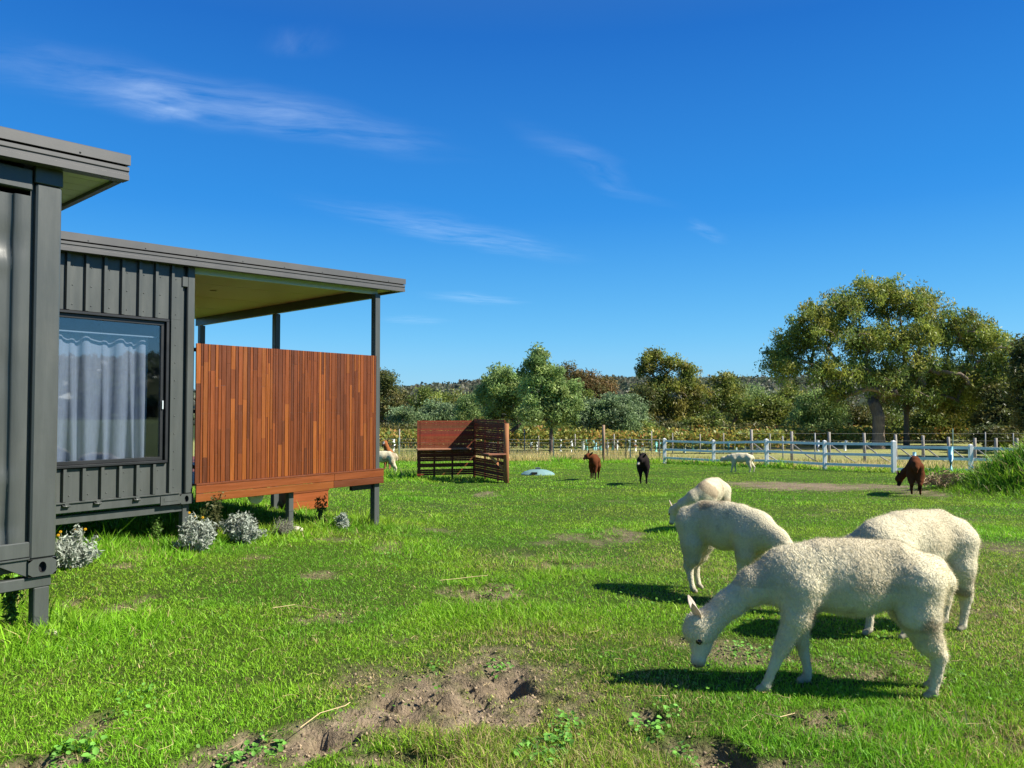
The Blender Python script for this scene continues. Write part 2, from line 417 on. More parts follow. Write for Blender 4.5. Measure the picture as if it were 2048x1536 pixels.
def height_field(x, y):
    h = .014 + .022 * fbm(x * .9, y * .9, 71, 3) + .04 * sstep(.62, .8, fbm(x * .8 + 7, y * .8, 73, 3))
    u, i = in_cabin(x, y)
    edge = np.exp(-((i + .25) / .45) ** 2) * (u < 3.4) * (u > -6)
    h = h + .13 * edge * fbm(x * 3, y * 3, 75, 2) + .16 * ((i > 0) & (u < 3.4) & (u > -8)) * fbm(x * 2, y * 2, 76, 2)
    # beneath the near cabin and its leg
    a, b = x + 3.26, y - 5.53
    u1 = a * BD[0] + b * BD[1]; i1 = -(a * BN[0] + b * BN[1])
    h = h + .16 * ((i1 > -.25) & (i1 < 3) & (u1 < .2)) * fbm(x * 3, y * 3, 79, 2)
    h = h + .05 * np.exp(-((i1 + .2) / .4) ** 2) * (u1 < .7)
    # the mound and the weedy fence foot
    md = np.exp(-((x - 13.7) / 2.5) ** 2 - ((y - 18.2) / 2.1) ** 2)
    h = h + .36 * sstep(.08, .5, md) * (.4 + fbm(x * 1.5, y * 1.5, 81, 2))
    df = fence_y(x) - y
    h = h + .50 * np.exp(-(df / .7) ** 2) * fbm(x * .8, y * .8, 83, 3) * (x > 2)
    # behind and under the slatted screen, and left of it
    h = h + .30 * np.exp(-((x + 4.2) / 1.8) ** 2 - ((y - 25.4) / 1.5) ** 2) * (.3 + fbm(x * 1.5, y * 1.5, 85, 2))
    h = h + .14 * np.exp(-((x + 1.3) / 1.2) ** 2 - ((y - 24.4) / .9) ** 2) + .10 * sstep(31, 38, y) * (x < 3)
    return h

def blade_mesh(x, y, h, w, col, segs, lean=.5):
    n = len(x); z = gz(x, y) - .012 if np.mean(y) > 12 else np.minimum(surf(x, y), gz(x, y) + .03)
    an = rng.uniform(0, 2 * PI, n); la = rng.uniform(0, 2 * PI, n); ln = h * rng.uniform(.1, 1, n) * lean * 1.6
    lx, ly = np.cos(la) * ln, np.sin(la) * ln
    wx, wy = np.cos(an) * w / 2, np.sin(an) * w / 2
    hz = np.sqrt(np.maximum(h * h - (ln * .6) ** 2, (h * .35) ** 2))
    B = np.stack([x, y, z], 1)
    def pt(s, fx, fz): return B + np.stack([wx * s + lx * fx, wy * s + ly * fx, hz * fz], 1)
    if segs == 1:
        V = np.stack([pt(-1, 0, 0), pt(1, 0, 0), pt(0, 1, 1)], 1); k = 3; F0 = np.array([[0, 1, 2]])
    else:
        V = np.stack([pt(-1, 0, 0), pt(1, 0, 0), pt(-.8, .35, .6), pt(.8, .35, .6), pt(0, 1, 1)], 1); k = 5; F0 = np.array([[0, 1, 2], [1, 3, 2], [2, 3, 4]])
    F = (np.arange(n)[:, None, None] * k + F0[None]).reshape(-1, 3)
    return V.reshape(-1, 3), F, np.repeat(col, k, 0)

def grass_col(x, y, n):
    t = fbm(x * .55 + 11, y * .55, 91, 4); q = rng.random(n)
    a = np.array([.195, .415, .020]); b = np.array([.30, .44, .036]); d = np.array([.125, .325, .018]); s = np.array([.42, .34, .15])
    c = a + (b - a) * np.clip((t - .38) * 2.6 + rng.normal(0, .25, n), 0, 1)[:, None]
    c = c + (d - c) * (sstep(.50, .68, fbm(x * .9, y * .9, 93, 3)) * .7)[:, None]
    md = sstep(.06, .4, np.exp(-((x - 13.7) / 2.5) ** 2 - ((y - 18.2) / 2.1) ** 2)); c = c + (d * .62 - c) * (md * sstep(.3, .6, fbm(x * 1.7, y * 1.7, 99, 3)))[:, None]  # mound blades darkened in patches: shade among the tall grass painted into their colour
    dry = q < .05 + .38 * sstep(.52, .68, t) * (1 - sstep(7, 12, y)) + .3 * dirt_c + .18 * (y < 9) * sstep(.6, .72, fbm(x * 2.2, y * 2.2, 97, 3))
    c[dry] = s * rng.uniform(.6, 1.15, dry.sum())[:, None]
    return c * rng.uniform(.62, 1.6, n)[:, None] * (.82 + .36 * fbm(x * .6 + 21, y * .9, 161, 3))[:, None]

VV, FF, CC, off = [], [], [], 0
def scatter(y0, y1, dens, wmul, segs, xlim=None):
    """turf between two distances from the camera"""
    global off, dirt_c
    area = .5 * (y1 * y1 - y0 * y0) * 1.6 + (y1 - y0) * 3.2
    n = int(area * dens)
    yy = np.sqrt(rng.uniform(y0 * y0, y1 * y1, n)); xx = rng.uniform(-1, 1, n) * (.8 * yy + 1.6)
    # clumping
    dirt_c = dirt(xx, yy)
    cl = fbm(xx * 6, yy * 6, 95, 2)
    keep = (rng.random(n) > dirt_c * .94 - .03) & (rng.random(n) < .35 + 1.1 * cl) & (yy < fence_y(xx) + .6) & ~((xx < -9) & (yy > 20))
    xx, yy, dirt_c = xx[keep], yy[keep], dirt_c[keep]; n = len(xx)
    h = height_field(xx, yy) * rng.uniform(.55, 1.35, n) * (1 - .45 * dirt_c)
    tall = rng.random(n) < .012 * (1 - sstep(8, 20, yy)); h = np.where(tall, h * 2.2, h)
    w = wmul * (.0032 + .02 * h) * rng.uniform(.7, 1.4, n)
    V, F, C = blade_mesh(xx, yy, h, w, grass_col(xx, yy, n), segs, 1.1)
    VV.append(V); FF.append(F + off); CC.append(C); off += len(V)
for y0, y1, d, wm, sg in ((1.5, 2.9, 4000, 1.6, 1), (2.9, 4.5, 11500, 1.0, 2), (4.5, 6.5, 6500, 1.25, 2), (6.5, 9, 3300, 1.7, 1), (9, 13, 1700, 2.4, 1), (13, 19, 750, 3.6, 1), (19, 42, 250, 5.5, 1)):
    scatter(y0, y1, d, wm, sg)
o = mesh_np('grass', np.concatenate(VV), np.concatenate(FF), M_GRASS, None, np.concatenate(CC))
tag(o, 'short bright green grass growing all over the paddock', 'grass', kind='stuff')

# tall dry grass beyond the fences
n = 95000
xx = rng.uniform(-14, 42, n); yy = fence_y(xx) + .5 + rng.random(n) ** 1.3 * 10
k = (fbm(xx * .35, yy * .5, 101, 3) > .33) & (np.abs(xx) < yy * .75 + 2)
xx, yy = xx[k], yy[k]; n = len(xx)
gcl = np.array([.74, .61, .28]) * rng.uniform(.6, 1.2, n)[:, None]
grn = rng.random(n) < .27 + .35 * sstep(.5, .7, fbm(xx * .3 + 5, yy * .3, 103, 3))
gcl[grn] = np.array([.24, .31, .06]) * rng.uniform(.6, 1.2, grn.sum())[:, None]
hh = rng.uniform(.18, .46, n) * (.6 + .7 * fbm(xx * .6, yy * .6, 105, 2)) * np.where(xx > 9, .75, 1.0)
V, F, C = blade_mesh(xx, yy, hh, .026 + .026 * rng.random(n), gcl, 1, .35)
o = mesh_np('dry_grass', V, F, M_GRASS, None, C)
tag(o, 'tall straw coloured dry grass beyond the fences', 'dry grass', kind='stuff')

# broad-leaved weeds in the turf
def weed_leaves(spots, name, label):
    V, F, C = [], [], []; off = 0
    for px, py, rpx, cnt, sz, ht in spots:
        c = G(px, py); r = rpx * c.y / FPX
        for _ in range(int(cnt * 1.3)):
            a = rng.uniform(0, 2 * PI); q = r * math.sqrt(rng.random()); X, Y = c.x + q * math.cos(a), c.y + q * math.sin(a) * 1.3
            Z = float(surf(X, Y)) + ht * rng.uniform(.3, 1); s = sz * .72 * rng.uniform(.6, 1.3)
            t = Vector((rng.normal(), rng.normal(), .25 + .3 * rng.random())).normalized(); up = Vector((rng.normal() * .4, rng.normal() * .4, 1)); sd = t.cross(up).normalized()
            pc = Vector((X, Y, Z)); nn = sd.cross(t)
            ring = [pc + t * (s * a_) + sd * (s * b_) + nn * (s * c_) for a_, b_, c_ in ((-.6, 0, 0), (-.2, .42, .08), (.3, .36, .06), (.65, 0, -.1), (.3, -.36, .06), (-.2, -.42, .08))]
            V += [tuple(p) for p in ring]; F += [(off, off + 1, off + 2), (off, off + 2, off + 3), (off, off + 3, off + 4), (off, off + 4, off + 5)]; off += 6
            cc = np.array([.13, .31, .045]) * rng.uniform(.7, 1.6); C += [cc] * 6
    # small clover all through the turf
    nq = 5000; yy = np.sqrt(rng.uniform(2.8 ** 2, 8.5 ** 2, nq)); xx = rng.uniform(-1, 1, nq) * (.75 * yy + .4)
    kq = rng.random(nq) < sstep(.5, .66, fbm(xx * 1.1 + 3, yy * 1.1, 141, 4)); xx, yy = xx[kq], yy[kq]
    for X, Y in zip(xx, yy):
        pc = Vector((X, Y, float(gz(X, Y)) + rng.uniform(.015, .035))); s = rng.uniform(.007, .014); t = Vector((rng.normal(), rng.normal(), .3)).normalized(); sd = t.cross(Vector((rng.normal() * .3, rng.normal() * .3, 1))).normalized()
        V += [tuple(pc + t * (s * a_) + sd * (s * b_)) for a_, b_ in ((-1, 0), (-.3, .8), (.6, .8), (1, 0), (.6, -.8), (-.3, -.8))]; F += [(off, off + 1, off + 2), (off, off + 2, off + 3), (off, off + 3, off + 4), (off, off + 4, off + 5)]; off += 6
        C += [np.array([.11, .26, .025]) * rng.uniform(.6, 1.4)] * 6
    o = mesh_np(name, np.array(V), np.array(F), M_PLANT, None, np.array(C))
    tag(o, label, 'weeds', kind='stuff')
weed_leaves([(1000, 1330, 26, 30, .035, .06), (160, 1500, 45, 60, .038, .06), (540, 1480, 32, 36, .036, .05), (1130, 1455, 40, 40, .03, .05), (1080, 1510, 55, 70, .035, .05), (480, 1508, 40, 50, .036, .05),
             (1300, 1455, 40, 45, .035, .06), (1330, 1425, 30, 26, .03, .05), (780, 1112, 30, 20, .03, .04), (20, 1190, 40, 70, .045, .25), (1500, 1300, 50, 50, .03, .04), (260, 1405, 60, 40, .03, .05), (1365, 1500, 35, 30, .03, .05),
             (870, 1335, 18, 14, .03, .05), (1120, 1490, 30, 40, .034, .06)], 'weeds', 'low round leaved green weeds and clover in the turf')

# crumbs and clods of soil in the bare patches
nn = 120000; yy = np.sqrt(rng.uniform(2.7 ** 2, 8.5 ** 2, nn)); xx = rng.uniform(-1, 1, nn) * (.75 * yy + .4); dd = dirt(xx, yy)
k = rng.random(nn) < dd * (.25 + .9 * fbm(xx * 4, yy * 4, 131, 3)) * .9; xx, yy = xx[k], yy[k]; nn = len(xx)
sz_ = .0025 + .012 * rng.random(nn) ** 4; oc = np.array([(1, 0, 0), (0, 1, 0), (-1, 0, 0), (0, -1, 0), (0, 0, .8), (0, 0, -.8)], float)
zz = surf(xx, yy) + sz_ * .15
V = (np.stack([xx, yy, zz], 1)[:, None] + oc[None] * sz_[:, None, None] * rng.uniform(.6, 1.3, (nn, 6, 3)) + rng.normal(0, .2, (nn, 6, 3)) * sz_[:, None, None]).reshape(-1, 3)
F0 = np.array([(0, 1, 4), (1, 2, 4), (2, 3, 4), (3, 0, 4), (1, 0, 5), (2, 1, 5), (3, 2, 5), (0, 3, 5)])
cc = np.array([.27, .205, .13]) * rng.uniform(.6, 1.5, (nn, 1))
o = mesh_np('soil_clods', V, (np.arange(nn)[:, None, None] * 6 + F0[None]).reshape(-1, 3), M_PLAIN, None, np.repeat(cc, 6, 0)); tag(o, 'crumbs and small clods of soil on the bare patches', 'soil', kind='stuff')

# dead grass matted over the bare patches
nn = 60000; yy = np.sqrt(rng.uniform(2.7 ** 2, 9 ** 2, nn)); xx = rng.uniform(-1, 1, nn) * (.75 * yy + .4); dd = dirt(xx, yy)
k = rng.random(nn) < (dd > .08) * (1.1 - dd * .75) * sstep(.35, .6, fbm(xx * 5, yy * 5, 151, 3)); xx, yy, dd = xx[k], yy[k], dd[k]; nn = len(xx)
V, F, C = blade_mesh(xx, yy, rng.uniform(.018, .05, nn), .0028 * np.ones(nn), np.where((rng.random(nn) < .72)[:, None], [.40, .31, .15], [.16, .28, .03]) * rng.uniform(.5, 1.2, (nn, 1)), 1, 1.5)
V[:, 2] += np.repeat(surf(xx, yy, dd) - gz(xx, yy) + .018, 3)
o = mesh_np('dead_grass', V, F, M_GRASS, None, C); tag(o, 'matted dead grass stalks round the bare soil', 'dead grass', kind='stuff')

# dry straw strands lying on the turf
mb = MB()
for _ in range(170):
    px, py = rng.uniform(0, 2048), 1110 + 420 * rng.random() ** .8
    c = G(px, py); a = rng.uniform(0, 2 * PI); ln = rng.uniform(.03, .13)
    pts = []
    for i in range(4):
        a += rng.normal() * .3; X = c.x + math.cos(a) * ln * i / 3; Y = c.y + math.sin(a) * ln * i / 3
        pts.append((X, Y, float(gz(X, Y)) + .028 + .015 * rng.random()))
    s = rng.uniform(.6, 1.1); mb.tube(pts, .0011, 3, (.55 * s, .42 * s, .2 * s), False)
for pl in ([(600, 1470), (640, 1440), (690, 1425), (700, 1418)], [(880, 1168), (920, 1164), (950, 1160), (975, 1158)], 
           [(1530, 1440), (1560, 1448), (1590, 1440)], [(545, 1225), (590, 1218), (640, 1228)]):
    pts = [G(*q) + Vector((0, 0, .035)) for q in pl]; mb.tube(pts, .0026, 4, (.50, .38, .2), False)
o = mb.build('straw', M_PLAIN); tag(o, 'loose dry straw stalks lying about on the turf', 'straw', kind='stuff')
# ------------------------------------------------------------------ cabins (x along the front, y inwards, z up)
RZ = math.atan2(BD[1], BD[0])

def hole_plate(mb, x0, x1, z0, z1, y, depth, hx, hz, c=(1, 1, 1), n=16):
    """plate with an oval opening; returns the opening's ring to close it with a dark recess"""
    cx, cz = (x0 + x1) / 2, (z0 + z1) / 2
    outer = []; inner = []
    for k in range(n):
        a = 2 * PI * k / n; ca, sa = math.cos(a), math.sin(a)
        t = min((x1 - x0) / 2 / max(abs(ca), 1e-6), (z1 - z0) / 2 / max(abs(sa), 1e-6))
        outer.append((cx + ca * t, y, cz + sa * t)); inner.append((cx + ca * hx, y, cz + sa * hz))
    back = [(p[0], y + depth, p[2]) for p in inner]
    vs = outer + inner + back
    fs = []
    for k in range(n):
        j = (k + 1) % n
        fs += [(k, n + k, n + j, j), (n + k, 2 * n + k, 2 * n + j, n + j)]
    mb.add(vs, fs, c)
    mb.add(back, [tuple(range(n))], c)

def casting(name, parent, u0, u1, y0, y1, z0, z1):
    m = MB()
    hole_plate(m, u0, u1, z0, z1, y0, .04, .026, .040)
    # sides, top, bottom, back as a shell behind the plate
    m.add([(u0, y0, z0), (u0, y1, z0), (u0, y1, z1), (u0, y0, z1)], [(0, 3, 2, 1)]); m.add([(u1, y0, z0), (u1, y1, z0), (u1, y1, z1), (u1, y0, z1)], [(0, 1, 2, 3)])
    m.add([(u0, y0, z1), (u1, y0, z1), (u1, y1, z1), (u0, y1, z1)], [(0, 1, 2, 3)]); m.add([(u0, y0, z0), (u1, y0, z0), (u1, y1, z0), (u0, y1, z0)], [(0, 3, 2, 1)])
    o = m.build(name, M_DARK, parent)
    d = MB(); d.ball(((u0 + u1) / 2, y0 + .036, (z0 + z1) / 2), .04, n=12, m=8, sq=(.64, .06, 1.0)); d.build('casting_hole', M_HOLE, o)
    return o

def roof_set(root, u0, u1, y0, y1, zcap, zgt, zgb, zu, zy, slab_top):
    """cap flashing, gutter, end barge, sheet"""
    r = MB(); r.box(u0, u1 - .004, y0 + .02, y1, slab_top - .06, slab_top, zu=zu, zy=zy); ro = r.build('roof', M_DARK2, root)
    m = MB()
    H = zcap - zgt
    m.prism([(y0 - .012, zgt + .010), (y0 - .012, zcap - .006), (y0 - .004, zcap), (y0 + .10, zcap + .004), (y0 + .10, zcap - .01), (y0 + .004, zcap - .016), (y0 + .004, zgt + .010)], u0, u1 + .012, zu=zu)
    m.box(u1 - .004, u1 + .012, y0 + .012, y1, zgt + .010 - 0.002, zcap - .004, zu=zu, zy=zy)
    for k in range(int((u1 - u0) / .62)):
        u = u1 - .35 - k * .62; m.ball((u, y0 - .014, zgt + .028 + zu * u), .007, n=6, m=4)
    m.build('cap_flashing', M_DARK2, ro)
    gm = MB(); h = zgt - zgb
    gm.prism([(y0 + .10, zgb), (y0 - .004, zgb), (y0 - .004, zgb + h * .36), (y0 + .006, zgb + h * .40), (y0 + .006, zgb + h * .62), (y0 - .004, zgb + h * .68), (y0 - .004, zgt - .006), (y0 + .012, zgt), (y0 + .10, zgt)], u0, u1 + .006, zu=zu)
    gm.build('gutter', M_DARK2, ro)
    b = MB(); b.box(u1 - .05, u1 - .006, y0 + .101, y1, zgb - .004, zgt + .0, zu=zu, zy=zy); b.build('end_barge', M_DARK, ro)
    return ro

# ---- the near cabin
c1 = empty('container_cabin', (-3.26, 5.53, 0), RZ)
tag(c1, 'charcoal container cabin closest to the camera, cut off by the left edge', 'cabin', 'container cabins')
ZB, ZT = .435, 3.331
m = MB(); m.box(-.168, 0, 0, .16, ZB + .122, ZT - .122, bev=.012); m.box(-.19, -.168, .045, .10, ZB + .2, ZT - .1); post = m.build('corner_post', M_DARK, c1)
casting('corner_casting', c1, -.178, .003, -.006, .16, ZB, ZB + .12)
m = MB(); m.box(-.178, .003, -.006, .16, ZT - .12, ZT, bev=.004); m.build('corner_casting', M_DARK, c1)
prof = [(-.19, .062), (-.196, .016), (-.20, .013), (-.292, .013), (-.302, .026), (-.306, .040), (-.335, .045)]
u = -.335
while u > -5.8:
    prof += [(u - .16, .045), (u - .19, .012), (u - .30, .012), (u - .33, .045)]; u -= .49
# dented pressed panel: fine grid so that the dents are real
pz = np.arange(.68, 3.151, .045); pu = []; py_ = []
for (a, b), (c, d) in zip(prof[:-1], prof[1:]):
    k = max(1, int(abs(c - a) / .035)) if a > -1.2 else 1
    for i in range(k): pu.append(a + (c - a) * i / k); py_.append(b + (d - b) * i / k)
pu = np.array(pu); py_ = np.array(py_)
UU, ZZ = np.meshgrid(pu, pz); YY = np.broadcast_to(py_, UU.shape).copy()
for du, dz, dr, dd in ((-.36, 2.78, .10, .016), (-.37, 2.63, .07, -.012), (-.345, 1.12, .06, -.014), (-.35, .80, .07, .016), (-.36, .93, .05, .01), (-.27, .72, .04, -.008), (-.39, 1.9, .12, .006)):
    YY += dd * np.exp(-((UU - du) / dr) ** 2 - ((ZZ - dz) / dr) ** 2)
nu, nz = len(pu), len(pz); ii = np.arange((nz - 1) * nu).reshape(nz - 1, nu)[:, :-1].ravel()
mesh_np('side_panel', np.stack([UU.ravel(), YY.ravel(), ZZ.ravel()], 1), np.stack([ii + 1, ii, ii + nu, ii + nu + 1], 1), M_DARK, c1, np.ones((nu * nz, 3)), False)
m = MB(); m.box(-6.0, -.19, .004, .09, 3.15, 3.30, bev=.008); m.build('top_rail', M_DARK, c1)
m = MB(); m.box(-6.0, -.17, .0, .12, .575, .682, bev=.006); m.box(-6.0, -.17, -.006, .03, .563, .572); m.build('bottom_rail', M_DARK, c1)
m = MB(); m.add([(-.179, .01, .574), (-.42, .01, .574), (-.179, .01, .44), (-.179, .05, .574), (-.42, .05, .574), (-.179, .05, .44)], [(0, 1, 2), (3, 5, 4), (0, 2, 5, 3), (1, 4, 5, 2), (0, 3, 4, 1)]); m.build('gusset', M_DARK, c1)
m = MB(); m.box(-6.0, -.02, .02, .12, .352, .430, bev=.006); m.build('support_beam', M_DARK, c1)
for u in (-.13, -2.4, -4.6):
    m = MB(); m.box(u, u + .10, .022, .118, -.25, .351, bev=.006); m.build('leg', M_DARK, c1)
m = MB()   # closed body behind the cladding
m.box(-6.0, -.01, 2.38, 2.44, ZB, ZT); m.box(-6.0, -.01, .10, 2.38, ZT - .05, ZT - .005); m.box(-6.0, -.01, .1, 2.38, ZB + .03, ZB + .10); m.box(-.06, -.004, .161, 2.38, ZB + .1, ZT - .05); m.box(-6.06, -6.0, 0, 2.44, ZB, ZT)
m.build('body_shell', M_DARK, c1)
roof_set(c1, -6.1, .414, -.12, 2.62, 3.523, 3.432, 3.328, .033, -.045, 3.52)
m = MB()   # soffit boards beyond the end wall
for k in range(16):
    y0 = -.015 + k * .165
    m.box(-.0 + .004, .365, y0, y0 + .159, 3.352, 3.364, zu=.033, zy=-.045)
m.box(.004, .365, -.0, 2.6, 3.366, 3.375, (.5, .5, .5), zu=.033, zy=-.045)
m.build('soffit', M_SOFFIT, c1)

# ---- the far cabin with its verandah
c2 = empty('container_cabin', (-3.846, 9.3, 0), RZ)
tag(c2, 'charcoal container cabin with a curtained window and a red timber screened verandah', 'cabin', 'container cabins')
ZB, ZT = .470, 3.35
m = MB(); m.box(-.096, 0, 0, .14, ZB + .12, ZT, bev=.01); m.box(-.15, -.096, .05, .12, ZB + .12, ZT - .05); m.build('corner_post', M_DARK, c2)
casting('corner_casting', c2, -.165, .004, -.008, .15, ZB, ZB + .118)
m = MB(); m.box(-.165, -.094, -.004, .05, 3.07, 3.19, bev=.004); m.build('post_bracket', M_DARK, c2)
def ribbed(u0, u1, z0, z1, ribs):
    prof = [(u0, .012)]
    for r in sorted(ribs):
        prof += [(r - .030, .012), (r - .020, -.024), (r + .012, -.024), (r + .018, .012)]
    prof.append((u1, .012))
    m = MB(); m.plan(prof, z0, z1)
    for r in ribs:
        for z in np.arange(z0 + .06, z1 - .02, .21): m.ball((r + .05, .011, z), .007, n=6, m=4)
    return m
ribs = [-.288 - .1926 * k for k in range(0, 29)]
up = ribbed(-5.9, -.15, 2.665, 3.36, ribs); up.build('upper_cladding', M_DARK, c2)
lo = ribbed(-5.9, -.33, .62, .965, [r for r in ribs if r < -.33]); lo.build('lower_cladding', M_DARK, c2)
rt = ribbed(-.328, -.15, .62, 2.663, [-.288]); rt.build('side_cladding', M_DARK, c2)
lf = ribbed(-5.9, -2.14, .966, 2.664, [r for r in ribs if r < -2.2]); lf.build('side_cladding', M_DARK, c2)
m = MB(); m.box(-6, -.166, -.002, .10, .50, .618, bev=.006); m.box(-6, -.17, -.022, -.003, .603, .616); m.build('bottom_rail', M_DARK, c2)
m = MB(); m.box(-.40, -.166, -.012, -.003, .48, .585); m.box(-.36, -.19, -.016, -.0125, .52, .56, (.1, .1, .1)); m.build('rail_plate', M_DARK, c2)
for px in (135, 198, 276):
    t = (px - 1024) / FPX; u = (-3.846 - t * 9.3) / (t * .789 - .615)
    m = MB(); m.tube([(u - .035, -.004, .585), (u - .03, -.03, .575), (u + .03, -.03, .575), (u + .035, -.004, .585)], .011, 6); m.box(u - .02, u + .02, -.032, -.003, .587, .603); m.build('lashing_ring', M_DARK, c2)
m = MB(); m.box(-6, -.10, .06, .16, .375, .468, bev=.006); m.build('support_beam', M_DARK, c2)
m = MB(); m.box(-6, -.2, 2.38, 2.44, ZB, ZT); m.box(-6, -.01, .16, 2.38, ZT - .06, ZT - .01); m.box(-6, -.01, .16, 2.38, ZB + .02, ZB + .1); m.box(-.07, -.01, .141, 2.44, ZB + .1, ZT - .06); m.box(-6.06, -6, 0, 2.44, ZB, ZT)
m.build('body_shell', M_DARK, c2)
for u, y in ((-.10, .05), (-3.0, .05), (-5.6, .05)):
    m = MB(); m.box(u, u + .085, y, y + .09, -.2, .3745 if u < -.2 else .469, bev=.005); m.build('leg', M_DARK, c2)
# window
w0, w1, z0, z1 = -2.13, -.335, .975, 2.655
m = MB()
m.box(w0, w1, -.034, .06, z1 - .03, z1, bev=.004); m.box(w0, w1, -.034, .06, z0, z0 + .03, bev=.004)
m.box(w1 - .035, w1, -.034, .06, z0 + .03, z1 - .03, bev=.004); m.box(w0, w0 + .035, -.034, .06, z0 + .03, z1 - .03, bev=.004)
wf = m.build('window', M_BLACK, c2)
m = MB()
a, b, c, d = w0 + .037, w1 - .037, z0 + .032, z1 - .032
m.box(a, b, .0, .045, d - .045, d, bev=.003); m.box(a, b, .0, .045, c, c + .04, bev=.003); m.box(b - .045, b, .0, .045, c + .04, d - .045, bev=.003); m.box(a, a + .045, .0, .045, c + .04, d - .045, bev=.003)
m.build('sash', M_BLACK, wf)
m = MB(); m.box(a + .05, b - .05, .09, .115, d - .185, d - .172); m.build('curtain_rail', M_PALE, wf)
gm, nt_, N_, L_, out_ = newmat('window_glass')
gl = N_('ShaderNodeBsdfGlossy'); gl.inputs['Roughness'].default_value = .02; gl.inputs[0].default_value = (.9, .95, 1, 1); tr = N_('ShaderNodeBsdfTransparent'); tr.inputs[0].default_value = (.86, .9, .95, 1)
fr = N_('ShaderNodeFresnel'); fr.inputs[0].default_value = 1.5; mxs = N_('ShaderNodeMixShader')
L_(maprange(nt_, fr.outputs[0], 0, .5, .05, .6), mxs.inputs[0]); L_(tr.outputs[0], mxs.inputs[1]); L_(gl.outputs[0], mxs.inputs[2]); L_(mxs.outputs[0], out_.inputs[0])
m = MB(); m.box(a + .046, b - .046, .018, .024, c + .041, d - .046); m.build('pane', gm, wf)
m = MB(); m.box(b - .03, b - .014, -.018, -.001, 1.60, 1.70, bev=.003); m.build('handle', M_PALE, wf)
# the room behind, dark
m = MB(); m.box(-5.9, -.0, 2.30, 2.36, ZB + .1, ZT - .06); m.box(-5.9, -.2, .1, 2.3, ZB + .101, ZB + .12); m.box(-2.6, -.2, .1, 2.3, ZT - .09, ZT - .07); m.build('inner_lining', mat_paint('dim_room_lining', (.08, .08, .085), .8), c2)
# curtain hangs inside
cu = np.linspace(w0 + .12, -.475, 330); t = np.linspace(0, 1, 26)
CU, TT = np.meshgrid(cu, t)
ph = CU * 40 + 1.2 * np.sin(CU * 9) + .7 * np.sin(CU * 21 + 1)
sway = .022 * (1 - TT) ** 1.5 * np.sin(CU * 11 + 2)
CY = .20 + (.012 + .03 * (1 - TT)) * np.sign(np.sin(ph)) * np.abs(np.sin(ph)) ** .7 + .018 * np.sin(ph * .5 + TT * 2.0)
CZ = 1.03 + TT * (2.455 - 1.03); CX = CU + sway
nu, nt2 = len(cu), len(t); ii = np.arange((nt2 - 1) * nu).reshape(nt2 - 1, nu)[:, :-1].ravel()
M_CURT = mat_paint('grey_linen', (.50, .52, .57), .85, .12, 60, .2, 180, (1, 1, .15))
V = np.stack([CX.ravel(), CY.ravel(), CZ.ravel()], 1)
cur = mesh_np('curtain', np.concatenate([V, V + [0, .004, 0]]), np.concatenate([np.stack([ii + 1, ii, ii + nu, ii + nu + 1], 1), np.stack([ii, ii + 1, ii + nu + 1, ii + nu], 1) + len(V)]), M_CURT, None, np.ones((2 * len(V), 3)), True)
cur.location = c2.location; cur.rotation_euler = (0, 0, RZ)
tag(cur, 'pale blue grey pleated curtain hanging inside the cabin window', 'curtain')
# roof and verandah
roof_set(c2, -6.1, 3.39, -.12, 5.25, 3.515, 3.42, 3.316, .030, -.020, 3.51)
m = MB(); m.box(.01, 3.335, .115, 5.2, 3.345, 3.358, zu=.030, zy=-.020); m.box(.01, 3.335, -.018, .06, 3.343, 3.350, zu=.03, zy=-.02)
for y in (1.2, 2.4, 3.6): m.box(.012, 3.33, y, y + .006, 3.3425, 3.346, (.6, .6, .6), zu=.03, zy=-.02)
m.tube([(1.25, 1.7, 3.343), (1.25, 1.7, 3.337)], .05, 14, (1.2, 1.2, 1.2))
ce = m.build('verandah_ceiling', M_SOFFIT, c2)
m = MB(); m.box(.002, 3.0, .062, .112, 3.255, 3.34, zu=.030); m.build('front_beam', M_PALE, c2)
m = MB(); m.box(2.91, 2.995, .12, 5.1, 3.185, 3.338, zu=.0355, zy=-.020); m.build('side_beam', M_DARK, c2)
for y in (0.0, 2.52, 4.90):
    m = MB(); zt = 3.253 + .03 * 2.95 if y == 0 else 3.18 + .1 - .02 * y
    m.box(2.90, 3.0, y, y + .10, -.25, zt, bev=.006); m.build('verandah_post', M_DARK, c2)
m = MB(); m.box(1.40, 1.475, .03, .11, -.25, .49, bev=.005); m.box(1.395, 1.48, .025, .115, .22, .235); m.build('stump', M_DARK, c2)
m = MB(); m.box(2.50, 2.90, .04, .10, .40, .50); m.box(2.76, 2.90, .1, 4.9, .42, .50); m.box(.0, 2.9, 2.4, 2.5, .42, .50); m.build('floor_joist', M_BLACK, c2)
# deck boards and skirting
def wood(k=0.0):
    base = [(.20, .050, .008), (.165, .040, .007), (.255, .072, .010), (.120, .031, .007), (.19, .048, .008), (.135, .033, .006), (.17, .042, .007)][int(rng.integers(6))]
    s = rng.uniform(.7, .99); return tuple(v * s for v in base)
m = MB()
for k in range(34): m.box(-.0 + .006, 3.02, .02 + k * .145, .02 + k * .145 + .139, .672, .70, wood(), bev=.002)
m.build('deck', M_WOODBEAM, c2)
m = MB()
for z0_, z1_ in ((.482, .578), (.582, .678)):
    u = .008
    while u < 3.03:
        e = min(3.03, u + rng.uniform(1.4, 2.3));
        if 3.03 - e < .4: e = 3.03
        m.box(u, e - .002, -.062, -.040, z0_, z1_, tuple(v * 1.05 for v in wood()), bev=.003); u = e
m.box(.008, 3.03, -.066, .018, .6795, .7015, wood(), bev=.003)
m.box(3.012, 3.032, -.038, 4.9, .482, .66, wood(), bev=.003)
